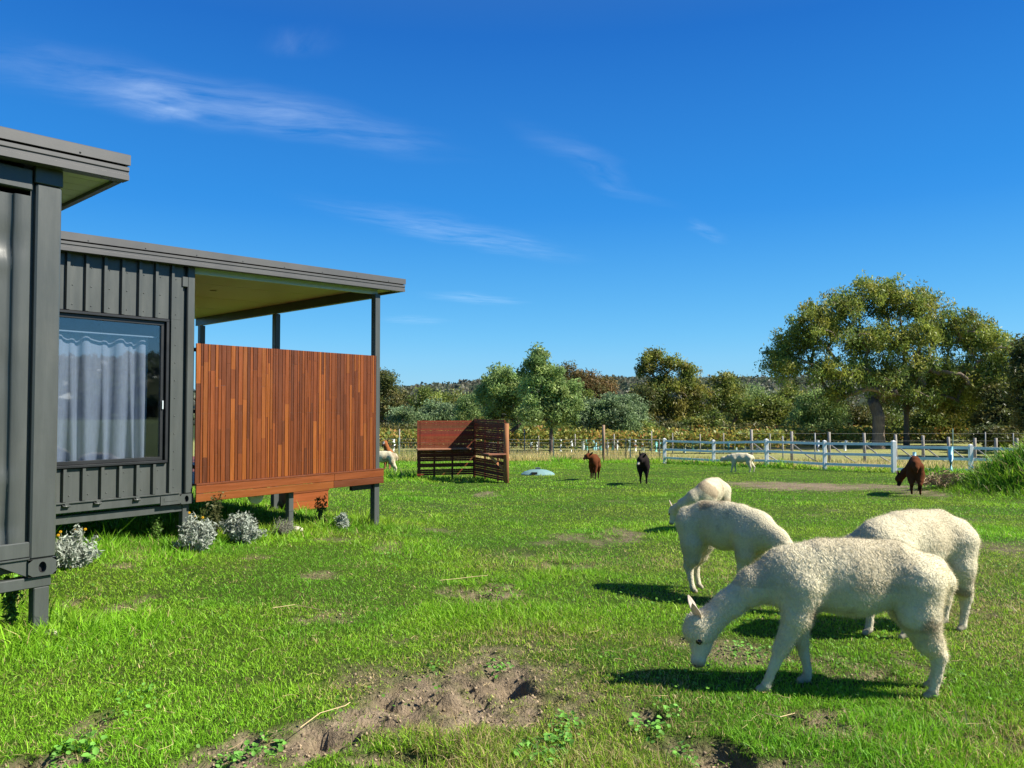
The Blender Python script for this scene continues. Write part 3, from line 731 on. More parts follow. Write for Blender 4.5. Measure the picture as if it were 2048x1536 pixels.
m.build('deck_skirting', M_WOODBEAM, c2)
# the screen of narrow vertical boards
m = MB(); u = .006; zt = 2.398
while u < 2.895:
    wd = float(rng.choice([.031, .042, .042, .064, .064])); e = min(u + wd, 2.898); z = .703
    while z < zt - .001:
        l = rng.uniform(.25, 1.5); z2 = min(zt, z + l)
        if zt - z2 < .12: z2 = zt
        dy = rng.uniform(-.0015, .0015)
        c = wood(); m.box(u, e - .006, -.036 + dy, -.017 + dy, z, z2 - .0008, c, bev=.0015)
        for zz in (.9, 1.55, 2.32):
            if z < zz < z2: m.ball(((u + e) / 2 - .008, -.036 + dy, zz), .0028, (.2, .12, .08), 5, 3); m.ball(((u + e) / 2 + .008, -.036 + dy, zz), .0028, (.2, .12, .08), 5, 3)
        z = z2
    u = e
ts = m.build('timber_screen', M_WOODSCREEN, c2)
m = MB()
for z in (.88, 1.55, 2.30): m.box(.006, 2.898, -.013, .03, z, z + .045)
m.build('screen_batten', M_BLACK, ts)

# things under and behind the verandah
st = empty('timber_step', P(606, 1000, 13.6) * 1.0); st.location.z = float(gz(st.location.x, 13.6)); st.rotation_euler = (0, 0, RZ)
tag(st, 'orange timber step box behind the legs of the verandah deck', 'step')
m = MB(); m.box(-.42, .42, -.2, .2, .30, .335, wood()); m.build('tread', M_WOODBEAM, st)
m = MB(); m.box(-.40, .40, -.19, -.17, 0, .145, (.27, .07, .014)); m.box(-.40, .40, -.19, -.17, .15, .298, (.24, .06, .013)); m.box(-.4, -.38, -.168, .19, 0, .298, wood()); m.box(.38, .4, -.168, .19, 0, .298, wood()); m.build('riser', M_WOODBEAM, st)
p = P(511, 994, 10.3)
m = MB(); m.tube([p + Vector((-.05, .35, .06)), p + Vector((0, .03, .02)), p, p + Vector((0, -.012, 0)), p + Vector((0, -.02, 0))], [.085, .09, .10, .095, .07], 18, (.80, .78, .62))
o = m.build('drain_pipe', M_PLASTIC); tag(o, 'round cream capped pipe end in the shade under the deck', 'pipe')

# ------------------------------------------------------------------ slatted timber screen in the paddock
A = Vector((-3.08, 25.0)); B = Vector((-1.26, 25.5)); C = Vector((-.215, 23.2))
zg = float(gz(-1.26, 25.0))
sr = empty('slatted_screen', (B.x, B.y, zg)); tag(sr, 'L shaped dark red slatted timber windbreak with corner shelf standing in the paddock', 'windbreak')
def loc(p, z): return Vector((p.x - B.x, p.y - B.y, z))
def slat_panel(p, q, z0, z1, step, th, mat_c, name, skip=()):
    m = MB(); z = z0; k = 0
    while z < z1:
        if k not in skip:
            h = th * rng.uniform(.9, 1.08); cc = tuple(v * rng.uniform(.75, 1.2) for v in mat_c)
            m.bar(loc(p, z + h / 2), loc(q, z + h / 2 + rng.normal() * .003), .02, h, cc)
        z += step; k += 1
    return m.build(name, M_TIMBER, sr)
red = (.20, .048, .022)
slat_panel(A, B, 1.00, 1.89, .064, .060, red, 'upper_slats')
slat_panel(A, B, .12, .95, .064, .0605, red, 'lower_slats', (3, 6))
slat_panel(B, C, .10, 1.90, .066, .059, tuple(v * .9 for v in red), 'side_slats', (9, 17))
dirn = (B - A).normalized(); dn2 = (C - B).normalized()
for q, w in ((A + dirn * .05, .09), (A + dirn * .55, .06), (A + dirn * 1.15, .06), (B, .09), (B + dn2 * .85, .06), (B + dn2 * 1.9, .06), (C - dn2 * .04, .09)):
    m = MB(); back = Vector((.25, .97)) if (q - A).length < 1.9 and (q - B).length > .1 else (Vector((.9, .4)) if (q - B).length > .1 else Vector((.3, .4)))
    back = back * .045; m.bar(loc(q + back, -.1), loc(q + back, 1.88), w, w, (.13, .04, .02)); m.build('post', M_TIMBER, sr)
m = MB(); m.tube([loc(C + dn2 * .1, -.15), loc(C + dn2 * .1, 1.0), loc(C + dn2 * .1, 1.84)], [.085, .082, .08], 12, (.30, .13, .055)); m.build('round_post', M_TIMBER, sr)
m = MB(); m.bar(loc(A - dirn * .04 + Vector((.05, -.17)), .975), loc(B + Vector((-.05, -.17)), .975), .44, .035, (.36, .17, .10)); m.build('shelf', M_TIMBER, sr)
nrm = Vector((-dn2.y, dn2.x));
if nrm.x > 0: nrm = -nrm
m = MB(); m.bar(loc(C - dn2 * .02 + nrm * .05, .93), loc(C - dn2 * .02 + nrm * .62, .93), .5, .035, (.28, .12, .07)); m.build('shelf', M_TIMBER, sr)
m = MB(); m.bar(loc(C + dn2 * .02 + nrm * .05, .46), loc(C + dn2 * .02 + nrm * .52, .90), .05, .07, (.55, .22, .10)); m.build('shelf_brace', M_TIMBER, sr)

# ------------------------------------------------------------------ pale tank lid in the grass
p = G(1076, 949); tl = empty('tank_lid', p); tag(tl, 'low pale aqua plastic tank lid with a dark inlet, sunk in the grass', 'tank lid')
m = MB(); n = 28; R = .62
rings = [(R, -.05), (R * .97, .03), (R * .80, .10), (R * .5, .165), (R * .22, .19), (.001, .195)]
vs = []
for r, z in rings:
    for k in range(n):
        rr = r * (1 + .02 * (k % 2)); vs.append((rr * math.cos(2 * PI * k / n), rr * .8 * math.sin(2 * PI * k / n), z))
m.add(vs, [(i * n + k, i * n + (k + 1) % n, (i + 1) * n + (k + 1) % n, (i + 1) * n + k) for i in range(len(rings) - 1) for k in range(n)], (.17, .29, .28))
m.build('dome', M_PLASTIC, tl)
m = MB(); m.box(-.24, -.04, -.47, -.30, .0, .115, (.03, .03, .03)); m.build('inlet', M_PLAIN, tl)
m = MB(); m.box(-.09, .08, -.06, .1, .19, .25, (.10, .12, .13)); m.build('cap', M_PLAIN, tl)
# ------------------------------------------------------------------ alpacas: one smooth body grown from tapered bones
def smin(a, b, k):
    h = np.clip(.5 + .5 * (b - a) / k, 0, 1)
    return b + (a - b) * h - k * h * (1 - h)

def surface_nets(Fd, org, h):
    s = Fd < 0; nx, ny, nz = Fd.shape
    acc = np.zeros((nx - 1, ny - 1, nz - 1, 3), np.float32); cnt = np.zeros((nx - 1, ny - 1, nz - 1), np.float32)
    I, J, K = np.meshgrid(np.arange(nx - 1), np.arange(ny - 1), np.arange(nz - 1), indexing='ij')
    base = np.stack([I, J, K], -1).astype(np.float32)
    def sl(o): return (slice(o[0], nx - 1 + o[0]), slice(o[1], ny - 1 + o[1]), slice(o[2], nz - 1 + o[2]))
    for ax in range(3):
        o1 = [0, 0, 0]; o1[ax] = 1; others = [a for a in range(3) if a != ax]
        for u in (0, 1):
            for v in (0, 1):
                o = [0, 0, 0]; o[others[0]] = u; o[others[1]] = v; p = tuple(o); q = tuple(np.array(o) + o1)
                a = Fd[sl(p)]; b = Fd[sl(q)]; m = (a < 0) != (b < 0)
                t = np.where(m, a / np.where(m, a - b, 1), 0)
                pos = base + np.array(o, np.float32); pos = pos.copy(); pos[..., ax] += t
                acc += pos * m[..., None]; cnt += m
    act = cnt > 0
    idx = -np.ones(act.shape, np.int64); idx[act] = np.arange(act.sum())
    V = acc[act] / cnt[act][:, None] * h + org
    Q = []
    for ax in range(3):
        o = [0, 0, 0]; o[ax] = 1
        a = s[:nx - o[0], :ny - o[1], :nz - o[2]]; b = s[o[0]:, o[1]:, o[2]:]
        m = a != b; ids = np.argwhere(m); flip = a[m]
        b1, b2 = [(1, 2), (2, 0), (0, 1)][ax]
        e1 = np.zeros(3, int); e1[b1] = 1; e2 = np.zeros(3, int); e2[b2] = 1
        ok = (ids[:, b1] > 0) & (ids[:, b2] > 0) & (ids[:, b1] < act.shape[b1]) & (ids[:, b2] < act.shape[b2]); ids = ids[ok]; flip = flip[ok]
        g = lambda d: idx[tuple((ids - d).T)]
        q = np.stack([g(e1 + e2), g(e2), g(0 * e1), g(e1)], 1); q[~flip] = q[~flip][:, ::-1]
        Q.append(q)
    return V, np.concatenate(Q)

M_FLEECE, _nt, _N, _L, _o = newmat('alpaca_fleece')
_b = _N('ShaderNodeBsdfPrincipled'); _L(_b.outputs[0], _o.inputs[0]); _b.inputs['Roughness'].default_value = .95; _b.inputs['Specular IOR Level'].default_value = .1
_b.inputs['Sheen Weight'].default_value = 0; _b.inputs['Sheen Roughness'].default_value = .6
_a = _N('ShaderNodeAttribute'); _a.attribute_name = 'col'; _w = _N('ShaderNodeAttribute'); _w.attribute_name = 'wool'
_n1 = noise_node(_nt, 9, 6, .7); _n2 = noise_node(_nt, 60, 4, .7); _v = _N('ShaderNodeTexVoronoi'); _v.inputs['Scale'].default_value = 74; _v.feature = 'SMOOTH_F1'
_tc = _N('ShaderNodeTexCoord'); _wd = noise_node(_nt, 14, 3); _va = _N('ShaderNodeVectorMath'); _va.operation = 'MULTIPLY_ADD'; _L(_wd.outputs['Color'], _va.inputs[0]); _va.inputs[1].default_value = (.06, .06, .06); _L(_tc.outputs['Object'], _va.inputs[2])
_mpg = _N('ShaderNodeMapping'); _mpg.inputs['Scale'].default_value = (1.25, 1.0, .75); _L(_va.outputs[0], _mpg.inputs[0]); _L(_mpg.outputs[0], _v.inputs['Vector'])
_L(scale_col(_nt, scale_col(_nt, _a.outputs['Color'], maprange(_nt, _n1.outputs[0], .3, .7, .88, 1.08)), maprange(_nt, _v.outputs['Distance'], .1, .8, 1.05, .87)), _b.inputs['Base Color'])
_bp = _N('ShaderNodeBump'); _bp.inputs['Distance'].default_value = .0085
_mm = _N('ShaderNodeMath'); _mm.operation = 'MULTIPLY'; _L(_w.outputs['Fac'], _mm.inputs[0]); _mm.inputs[1].default_value = .7; _L(_mm.outputs[0], _bp.inputs['Strength'])
_hgt = _N('ShaderNodeMath'); _hgt.operation = 'MULTIPLY_ADD'; _L(_n2.outputs[0], _hgt.inputs[0]); _hgt.inputs[1].default_value = .5
_inv = _N('ShaderNodeMath'); _inv.operation = 'SUBTRACT'; _inv.inputs[0].default_value = 1; _L(_v.outputs['Distance'], _inv.inputs[1]); _L(_inv.outputs[0], _hgt.inputs[2])
_L(_hgt.outputs[0], _bp.inputs['Height']); _L(_bp.outputs[0], _b.inputs['Normal'])
M_EYE = mat_paint('dark_eye', (.01, .008, .006), .12, .02)
M_HAIR = mat_leaf('fleece_fibre', .3, .8, .1, 8, .1)

WHITE = dict(body=(.62, .56, .39), leg=(.60, .54, .39), face=(.63, .575, .44), stain=(.27, .205, .13), nose=(.17, .12, .10), ear=(.60, .51, .42))
BROWN = dict(body=(.115, .036, .013), leg=(.030, .014, .009), face=(.022, .013, .010), stain=(.10, .03, .012), nose=(.02, .015, .015), ear=(.05, .02, .012))
BLACK = dict(body=(.020, .014, .014), leg=(.012, .009, .009), face=(.014, .011, .011), stain=(.014, .011, .011), nose=(.03, .028, .028), ear=(.012, .01, .01))
PIED = dict(body=(.30, .105, .035), leg=(.3, .15, .07), face=(.06, .03, .02), stain=(.2, .07, .03), nose=(.02, .02, .02), ear=(.10, .04, .02))

GRAZE = [(.84, 0, .69, .145), (1.02, 0, .605, .098), (1.16, 0, .495, .077), (1.265, 0, .400, .073)], (1.325, 0, .335), (1.345, 0, .150)

def alpaca(spec):
    X0 = .40
    pal = spec['pal']; vox = spec.get('vox', .018)
    neck, skull, muz = spec.get('head', GRAZE)
    fl, frr, hl, hr = spec.get('legs', (0, 0, 0, 0)); fat = spec.get('fat', .94)
    prims = []   # (a, b, ra, rb, k, lateral scale, kind)
    def add(a, b, ra, rb, k=.05, sy=1.0, kind=0): prims.append((np.array(a, float), np.array(b, float), ra, rb, k, sy, kind))
    f = fat; dz = .20 * (.94 - f)
    add((.70, 0, .675 + dz), (.42, 0, .665 + dz), .213 * f, .224 * f, .06, .80); add((.42, 0, .665 + dz), (.16, 0, .69 + dz), .224 * f, .185 * f, .06, .82)
    add((.16, 0, .69 + dz), (.03, 0, .685 + dz), .185 * f, .150 * f, .06, .86)
    add((.62, 0, .835), (.20, 0, .832), .055, .055, .08, 1.2)
    add((.80, 0, .66), (.84, 0, .62), .165, .14, .07, .8)
    for s, d in ((1, hl), (-1, hr)):
        y = .092 * s
        add((.075, .070 * s, .66), (.085 + .3 * d, .098 * s * f ** .5, .48), .160 * f, .118 * f, .06); add((.085 + .3 * d, .098 * s, .48), (.025 + .75 * d, y, .335), .112, .080, .04)
        add((.025 + .75 * d, y, .335), (-.035 + .9 * d, y, .25), .072, .048, .03); add((-.035 + .9 * d, y, .25), (-.025 + d, y, .13), .046, .028, .02, 1, 1)
        add((-.025 + d, y, .13), (-.005 + d, y, .05), .027, .026, .015, 1, 1); add((-.005 + d, y, .030), (.035 + d, y, .014), .027, .021, .015, 1, 2)
    for s, d in ((1, fl), (-1, frr)):
        y = .088 * s
        add((.745, .075 * s, .62), (.752 + .15 * d, .096 * s, .46), .137 * f, .095 * f, .06); add((.752 + .15 * d, .096 * s, .46), (.765 + .6 * d, y, .255), .078, .046, .03)
        add((.765 + .6 * d, y, .255), (.765 + .95 * d, y, .09), .038, .025, .02, 1, 1); add((.765 + .95 * d, y, .09), (.772 + d, y, .045), .025, .027, .012, 1, 1); add((.775 + d, y, .033), (.815 + d, y, .018), .027, .021, .012, 1, 2)
    nk = [np.array(p) for p in neck]
    for a, b in zip(nk[:-1], nk[1:]): add(a[:3], b[:3], a[3], b[3], .06, .88)
    sk = np.array(skull, float); mz = np.array(muz, float)
    add(nk[-1][:3], sk, nk[-1][3], .088, .05, .9)
    hd = (mz - sk) / np.linalg.norm(mz - sk); dn = sk - nk[-2][:3]; dn = dn / np.linalg.norm(dn)
    fo = dn - hd * (dn @ hd); fo = fo / max(1e-6, np.linalg.norm(fo)); la = np.cross(hd, fo)
    add(sk + fo * .03 - hd * .03, sk + fo * .045 + hd * .01, .078, .070, .04, 1, 3)
    add(sk + hd * .03, sk + hd * .10 - fo * .005, .078, .056, .04, .85, 4); add(sk + hd * .10 - fo * .005, mz, .054, .041, .03, .9, 4); add(mz, mz + fo * .012 + hd * .008, .041, .034, .02, 1, 4)
    ta = spec.get('tail', 0)
    add((-.045, 0, .74), (-.10, 0, .66), .075, .062, .05); add((-.10, 0, .66), (-.105, 0, .56), .060, .038, .04)
    P0 = np.array([p for q in prims for p in (q[0], q[1])]); R = .26
    lo = np.array([P0[:, 0].min() - .2, P0[:, 1].min() - .22, -.03]); hi = np.array([P0[:, 0].max() + .2, P0[:, 1].max() + .22, max(P0[:, 2].max() + .16, .98)])
    shp = np.ceil((hi - lo) / vox).astype(int) + 1
    ax = [lo[i] + vox * np.arange(shp[i]) for i in range(3)]
    PX = np.stack(np.meshgrid(*ax, indexing='ij'), -1).reshape(-1, 3).astype(np.float32)
    D = np.full(len(PX), 9.0, np.float32)
    def dist(pt, a, b, ra, rb, sy):
        q = pt.copy()
        if sy != 1: q[:, 1] = a[1] + (q[:, 1] - a[1]) / sy
        ba = b - a; bb = max(1e-9, ba @ ba); t = np.clip(((q - a) @ ba) / bb, 0, 1)
        return np.linalg.norm(q - a - t[:, None] * ba, axis=1) - (ra + (rb - ra) * t)
    for a, b, ra, rb, k, sy, kd in prims:
        mlo = np.minimum(a, b) - max(ra, rb) * 1.1 - .14; mhi = np.maximum(a, b) + max(ra, rb) * 1.1 + .14
        m = np.all((PX > mlo) & (PX < mhi), 1)
        D[m] = smin(D[m], dist(PX[m], a.astype(np.float32), b.astype(np.float32), ra, rb, sy), k)
    V, Q = surface_nets(D.reshape(shp), lo, vox)
    # what each vertex belongs to
    kinds = np.zeros(len(V)); best = np.full(len(V), 9.0)
    for a, b, ra, rb, k, sy, kd in prims:
        d = dist(V.astype(np.float32), a, b, ra, rb, sy); m = d < best; best[m] = d[m]; kinds[m] = kd
    wool = np.where(kinds == 0, 1.0, np.where(kinds == 1, .7, np.where(kinds == 3, .9, .12)))
    leg = (kinds == 1) | (kinds == 2); face = kinds == 4
    n1 = fbm(V[:, 0] * 5 + 3 * V[:, 1], V[:, 2] * 5 + spec['seed'] + V[:, 1] * 4, 11, 4)
    c = np.array(pal['body'])[None] * np.ones((len(V), 1)); c[leg] = pal['leg']; c[kinds == 2] = np.array(pal['leg']) * .62; c[face] = pal['face']
    st = np.clip(sstep(.52, .72, n1) * .8, 0, 1) * ((kinds == 0) + 1.2 * (kinds == 1))
    for s in (1, -1):      # worn dark knees and stifles
        for q, r in (((.05, .12 * s, .40), .075), ((.775, .09 * s, .24), .05), ((.70, .13 * s, .47), .06)):
            st = np.maximum(st, .95 * np.exp(-(((V - np.array(q)) / r) ** 2).sum(1)) * (.5 + n1))
    if spec.get('dusty'): st = np.maximum(st, spec['dusty'] * sstep(.4, .65, fbm(V[:, 0] * 3 + 7, V[:, 2] * 4, 13, 3)) * (V[:, 2] > .62))
    c = c * (1 - st[:, None]) + np.array(pal['stain']) * st[:, None]
    dm_ = np.linalg.norm(V - (mz + hd * .02), axis=1); nz = (1 - sstep(.025, .062, dm_))[:, None]; c = c * (1 - nz) + np.array(pal['nose']) * nz
    if 'blaze' in spec:
        q = sk + hd * spec['blaze'][0] + fo * spec['blaze'][1]; m = (1 - sstep(spec['blaze'][2] * .7, spec['blaze'][2], np.linalg.norm(V - q, axis=1)))[:, None]; c = c * (1 - m) + np.array((.62, .54, .46)) * m
    # fleece clumps really stand out
    e1 = V[Q[:, 2]] - V[Q[:, 0]]; e2 = V[Q[:, 3]] - V[Q[:, 1]]; fn = np.cross(e1, e2); VN = np.zeros_like(V)
    for i in range(4): np.add.at(VN, Q[:, i], fn)
    VN /= np.maximum(1e-9, np.linalg.norm(VN, axis=1))[:, None]
    if (VN * (V - np.array([.4, 0, .66]))).sum(1)[kinds == 0].mean() < 0: VN = -VN; Q = Q[:, ::-1]
    amp = wool * (.004 * (noise3(V * 34 + spec['seed'], 3) - .5) + .0055 * (noise3(V * 8 + spec['seed'], 4) - .5) + (.005 * (noise3(V * 58, 5) - .5) if vox < .012 else 0))
    V2 = V + VN * amp[:, None]
    V2[:, 0] -= X0
    g = G(*spec['at']); rz = math.radians(spec['heading']); sc = spec.get('scale', 1)
    root = empty('alpaca', (g.x, g.y, g.z + (-.008 if g.y < 14 else .03)), rz, sc)
    tag(root, spec['label'], 'alpaca', 'alpacas grazing in the paddock')
    # lean with the ground
    slope = (float(gz(g.x + math.cos(rz) * .3, g.y + math.sin(rz) * .3)) - float(gz(g.x - math.cos(rz) * .3, g.y - math.sin(rz) * .3))) / .6
    root.rotation_euler = (0, -math.atan(slope), rz)
    mesh_np('body', V2, Q, M_FLEECE, root, c, True, {'wool': wool})
    # ears, eyes
    for s in (1, -1):
        b0 = sk - hd * .075 + fo * .035 + la * s * .045; dr = -hd * .80 + fo * spec.get('earf', .45) + la * s * .42; dr /= np.linalg.norm(dr)
        side = np.cross(dr, fo); side = side / np.linalg.norm(side) * .55 * s + fo * .8; side = side - dr * (side @ dr); side /= np.linalg.norm(side); nn = np.cross(side, dr)
        m = MB(); vs = []; prof = [(0, .020), (.3, .034), (.6, .030), (.85, .016), (1.0, .002)]
        for t, w in prof:
            p = b0 + dr * t * spec.get('earl', .125)
            for a_ in (-1, -.5, 0, .5, 1): vs.append(p + side * w * a_ + nn * (.016 * (1 - abs(a_)) * (1 - t * .6)) - np.array([X0, 0, 0]))
        for t, w in prof:
            p = b0 + dr * t * spec.get('earl', .125)
            for a_ in (-1, -.5, 0, .5, 1): vs.append(p + side * w * a_ * .9 + nn * (.016 * (1 - abs(a_)) * (1 - t * .6) - .006) - np.array([X0, 0, 0]))
        fs = []
        for lay in (0, 25):
            for i in range(4):
                for j in range(4):
                    q = (lay + i * 5 + j, lay + i * 5 + j + 1, lay + i * 5 + 5 + j + 1, lay + i * 5 + 5 + j); fs.append(q if lay == 0 else q[::-1])
        for i in range(4): fs += [(i * 5, i * 5 + 5, 25 + i * 5 + 5, 25 + i * 5), (i * 5 + 4, 25 + i * 5 + 4, 25 + i * 5 + 9, i * 5 + 9)]
        m.add(vs, fs, pal['ear'], True); m.build('ear', M_PLANT, root)
        if spec.get('near'):
            e = sk + hd * .055 + fo * .022 + la * s * .066 - np.array([X0, 0, 0]); m = MB(); m.ball(tuple(e), .0205, n=12, m=8)
            m.build('eye', M_EYE, root)
            q = mz + hd * .022 + fo * .020 + la * s * .020 - np.array([X0, 0, 0]); m = MB(); m.ball(tuple(q), .012, (.03, .02, .02), 8, 6); m.build('nostril', M_PLAIN, root)
    if spec.get('fibres'):
        n = spec['fibres']; A_ = np.linalg.norm(np.cross(e1, e2), axis=1); wq = A_ * np.where(wool[Q].mean(1) > .7, 1, .35); fi = rng.choice(len(Q), n, p=wq / wq.sum())
        w4 = rng.dirichlet((1, 1, 1, 1), n); pos = (V2[Q[fi]] * w4[..., None]).sum(1); nr = (VN[Q[fi]] * w4[..., None]).sum(1); cl = (c[Q[fi]] * w4[..., None]).sum(1)
        dirv = nr + np.array([-.25, 0, -.45]) + rng.normal(0, .38, (n, 3)); dirv /= np.linalg.norm(dirv, axis=1)[:, None]
        ln = rng.uniform(.007, .024, n)[:, None]; sd = np.cross(dirv, rng.normal(size=(n, 3))); sd /= np.linalg.norm(sd, axis=1)[:, None]; sd *= .0013
        T = np.stack([pos - sd - nr * .004, pos + sd - nr * .004, pos + dirv * ln], 1).reshape(-1, 3)
        mesh_np('fleece', T, np.arange(3 * n).reshape(-1, 3), M_HAIR, root, np.repeat(cl * rng.uniform(1.0, 1.25, (n, 1)), 3, 0))
    return root

def head_low(tx, tz, ty=0.0, down=.6):
    """neck stretched forwards, head at (tx, ty, tz)"""
    return ([(.84, 0, .70, .16), (.95 + (tx - 1.2) * .4, ty * .25, (.70 + tz) / 2 + .03, .125), (1.06 + (tx - 1.2) * .8, ty * .7, tz + .01, .10), (tx - .045, ty * .95, tz, .088)], (tx, ty, tz), (tx + .13 * (1 - down * .5), ty * 1.35 + (.03 if ty > 0 else -.03 if ty < 0 else 0), tz - .14 * down))

HERD = [
    dict(at=(1716, 1378), heading=176, legs=(.19, -.10, .01, -.075), pal=WHITE, seed=1, vox=.0095, near=True, fibres=34000, scale=.955, dusty=.35,
         label='large white alpaca in front, grazing head down facing left'),
    dict(at=(1838, 1262), heading=204, legs=(-.12, .04, .05, .0), pal=WHITE, seed=2, vox=.011, near=True, fibres=18000, scale=.98, dusty=.3, head=([(.84, 0, .69, .15), (.95, -.12, .58, .125), (.97, -.29, .46, .10), (.92, -.39, .37, .086)], (.90, -.44, .31), (.90, -.47, .14)),
         label='white alpaca behind the large front one, sunlit rump at the right'),
    dict(at=(1447, 1190), heading=-54, legs=(-.06, -.12, .02, .10), pal=WHITE, seed=3, vox=.012, near=True, fibres=18000, scale=.92, dusty=.1,
         label='white alpaca facing right, its lowered neck hidden behind the front alpaca'),
    dict(at=(1425, 1058), heading=236, legs=(.04, 0, 0, .06), pal=WHITE, seed=4, vox=.014, near=True, fibres=10000, scale=.86, dusty=.2, head=([(.84, 0, .69, .15), (.95, -.15, .58, .125), (.98, -.33, .45, .10), (.94, -.45, .37, .086)], (.92, -.50, .31), (.94, -.54, .13)),
         label='white alpaca grazing behind another, only its back and head showing'),
    dict(at=(1189, 959), heading=-103, legs=(.12, -.1, -.08, .1), pal=BROWN, seed=5, scale=.86, near=True, fat=.76, earl=.20, head=head_low(1.10, .83, -.19, .55), earf=1.1,
         label='brown alpaca walking towards the camera with both ears raised'),
    dict(at=(1287, 968), heading=-99, legs=(.05, -.05, .03, -.03), pal=BLACK, seed=6, scale=.97, near=True, fat=.80, earl=.19, earf=.9, head=head_low(1.12, .72, -.10, .85), blaze=(.16, .05, .06),
         label='black alpaca with a pale nose walking towards the camera'),
    dict(at=(1484, 946), heading=160, legs=(.10, -.08, .05, -.12), pal=dict(WHITE, stain=WHITE['body']), seed=7, scale=.80, head=head_low(1.24, .60, 0, .35), earf=.1,
         label='small white young alpaca walking left before the white rail fence'),
    dict(at=(1831, 988), heading=64, legs=(.03, -.03, .02, -.04), pal=BROWN, seed=8, fat=.78, earl=.16, scale=.96, head=([(.84, 0, .69, .16), (.98, .08, .58, .125), (1.02, .22, .44, .10), (1.0, .30, .34, .088)], (.98, .335, .27), (.96, .36, .13)),
         label='brown alpaca seen from behind, grazing near the grassy mound'),
    dict(at=(768, 950), heading=176, legs=(0, 0, -.06, .05), pal=WHITE, seed=9, scale=.92,
         label='white alpaca half hidden behind the verandah post, rump showing'),
    dict(at=(775, 940), heading=-84, legs=(0, 0, 0, 0), pal=PIED, seed=10, scale=.98, head=([(.84, 0, .71, .15), (.93, 0, .84, .125), (.98, -.03, .95, .105), (1.0, -.05, 1.02, .09)], (1.02, -.07, 1.07), (1.12, -.16, 1.0)), blaze=(.06, .05, .075),
         label='chestnut alpaca with a white blaze looking out behind the white rump'),
]
for sp_ in HERD: alpaca(sp_)
# ------------------------------------------------------------------ white post and rail fence
wf_ = empty('rail_fence', P(1533, 930, 34.5)); tag(wf_, 'white painted post and three rail fence crossing the back of the paddock', 'fence')
FP = []
for px, top, d in ((1329, 876, 39.2), (1427, 879, 37.2), (1533, 877, 34.9), (1649, 880, 32.3), (1787, 880.5, 29.8), (1941, 888, 29.3), (2115, 893, 28.4), (2300, 897, 27.6)):
    q = P(px, top, d); FP.append(q)
o0 = wf_.location
for i, q in enumerate(FP):
    r = q - o0; m = MB(); w = .075 if i in (0, 2, 4) else .065
    m.box(r.x - w, r.x + w, r.y - w, r.y + w, r.z - 1.6, r.z - .04, bev=.008)
    m.add([(r.x - w, r.y - w, r.z - .0395), (r.x + w, r.y - w, r.z - .0395), (r.x + w, r.y + w, r.z - .0395), (r.x - w, r.y + w, r.z - .0395), (r.x, r.y, r.z)], [(0, 1, 4), (1, 2, 4), (2, 3, 4), (3, 0, 4)])
    m.build('fence_post', M_WHITE, wf_)
for i in range(len(FP) - 1):
    a, b = FP[i] - o0, FP[i + 1] - o0
    if i == 4: a = a + Vector((0, 0, -.11))
    if i == 3: b = b + Vector((0, 0, .0))
    for k in range(3):
        dz = -.15 - .425 * k; t = (b - a).normalized() * .066
        m = MB(); m.bar(a + t + Vector((0, 0, dz)), b - t + Vector((0, 0, dz)), .035, .105); m.build('rail', M_WHITE, wf_)

# ------------------------------------------------------------------ trellis end posts behind it
def wpost(px, top, base, w, col, brace, name, label, cat, grp):
    p = G(px, base); t = P(px, top, p.y); r = empty(name, p); tag(r, label, cat, grp)
    H = t.z - p.z; m = MB(); lx = rng.normal() * .02
    m.tube([(0, 0, -.2), (lx * .5, 0, H * .5), (lx, 0, H)], [w, w * .98, w * .93], 8, col); m.build('timber', M_TIMBER, r)
    if brace:
        m = MB(); m.tube([(.05, 0, H * .62), (H * .48, -.1, H * .25), (H * .95, -.2, -.05)], .035, 6, (.30, .29, .27)); m.build('brace', M_TIMBER, r)
grey = (.30, .27, .235)
for px, top, br, nm in ((1504, 859, 1, 'beyond the second white fence bay, above the small white alpaca'), (1584, 863, 1, 'left of the fence post in the middle of the rails'), (1659, 864, 1, 'close right of the middle white fence post'),
                        (1730, 866, 1, 'halfway between two white posts, below the big gum tree'), (1793, 869, 1, 'directly behind the tall white corner post'), (1847, 871, 1, 'first post right of the white corner post, above the brown rump'),
                        (1899, 874, 1, 'left of the last white post, beside a blue guard'), (1950, 876, 1, 'just right of the last white fence post'), (1992, 876, 0, 'above the grassy mound, shorter of a pair'), (2036, 876, 0, 'at the right edge of the photo above the mound')):
    wpost(px, top, 930, .075, grey, br, 'trellis_post', 'grey timber trellis post ' + nm, 'post', 'timber end posts of the vine rows')
for px, top, nm in ((1971, 864, 'tall thin steel stake behind the last white post'), (2028, 866, 'tall thin steel stake at the right edge above the mound'), (1906, 857, 'tall green stake right of the blue guard'), (1630, 866, 'thin pale stake left of the middle white post'), (1566, 872, 'thin pale stake between two white posts')):
    wpost(px, top, 922, .032 if px > 1700 else .045, (.16, .25, .19) if px == 1906 else (.33, .33, .31), 0, 'vine_stake', nm, 'stake', 'thin stakes of the vine rows')
# trellis wires strung between the end posts
wr = MB(); a0, b0 = G(1480, 930), G(2060, 930)
for z in (.45, .8, 1.15, 1.5): wr.tube([a0 + Vector((0, .05, z)), b0 + Vector((0, .05, z))], .004, 4, (.22, .22, .21), False)
o = wr.build('trellis_wire', M_PLAIN); tag(o, 'four thin horizontal wires between the grey trellis posts', 'wire')

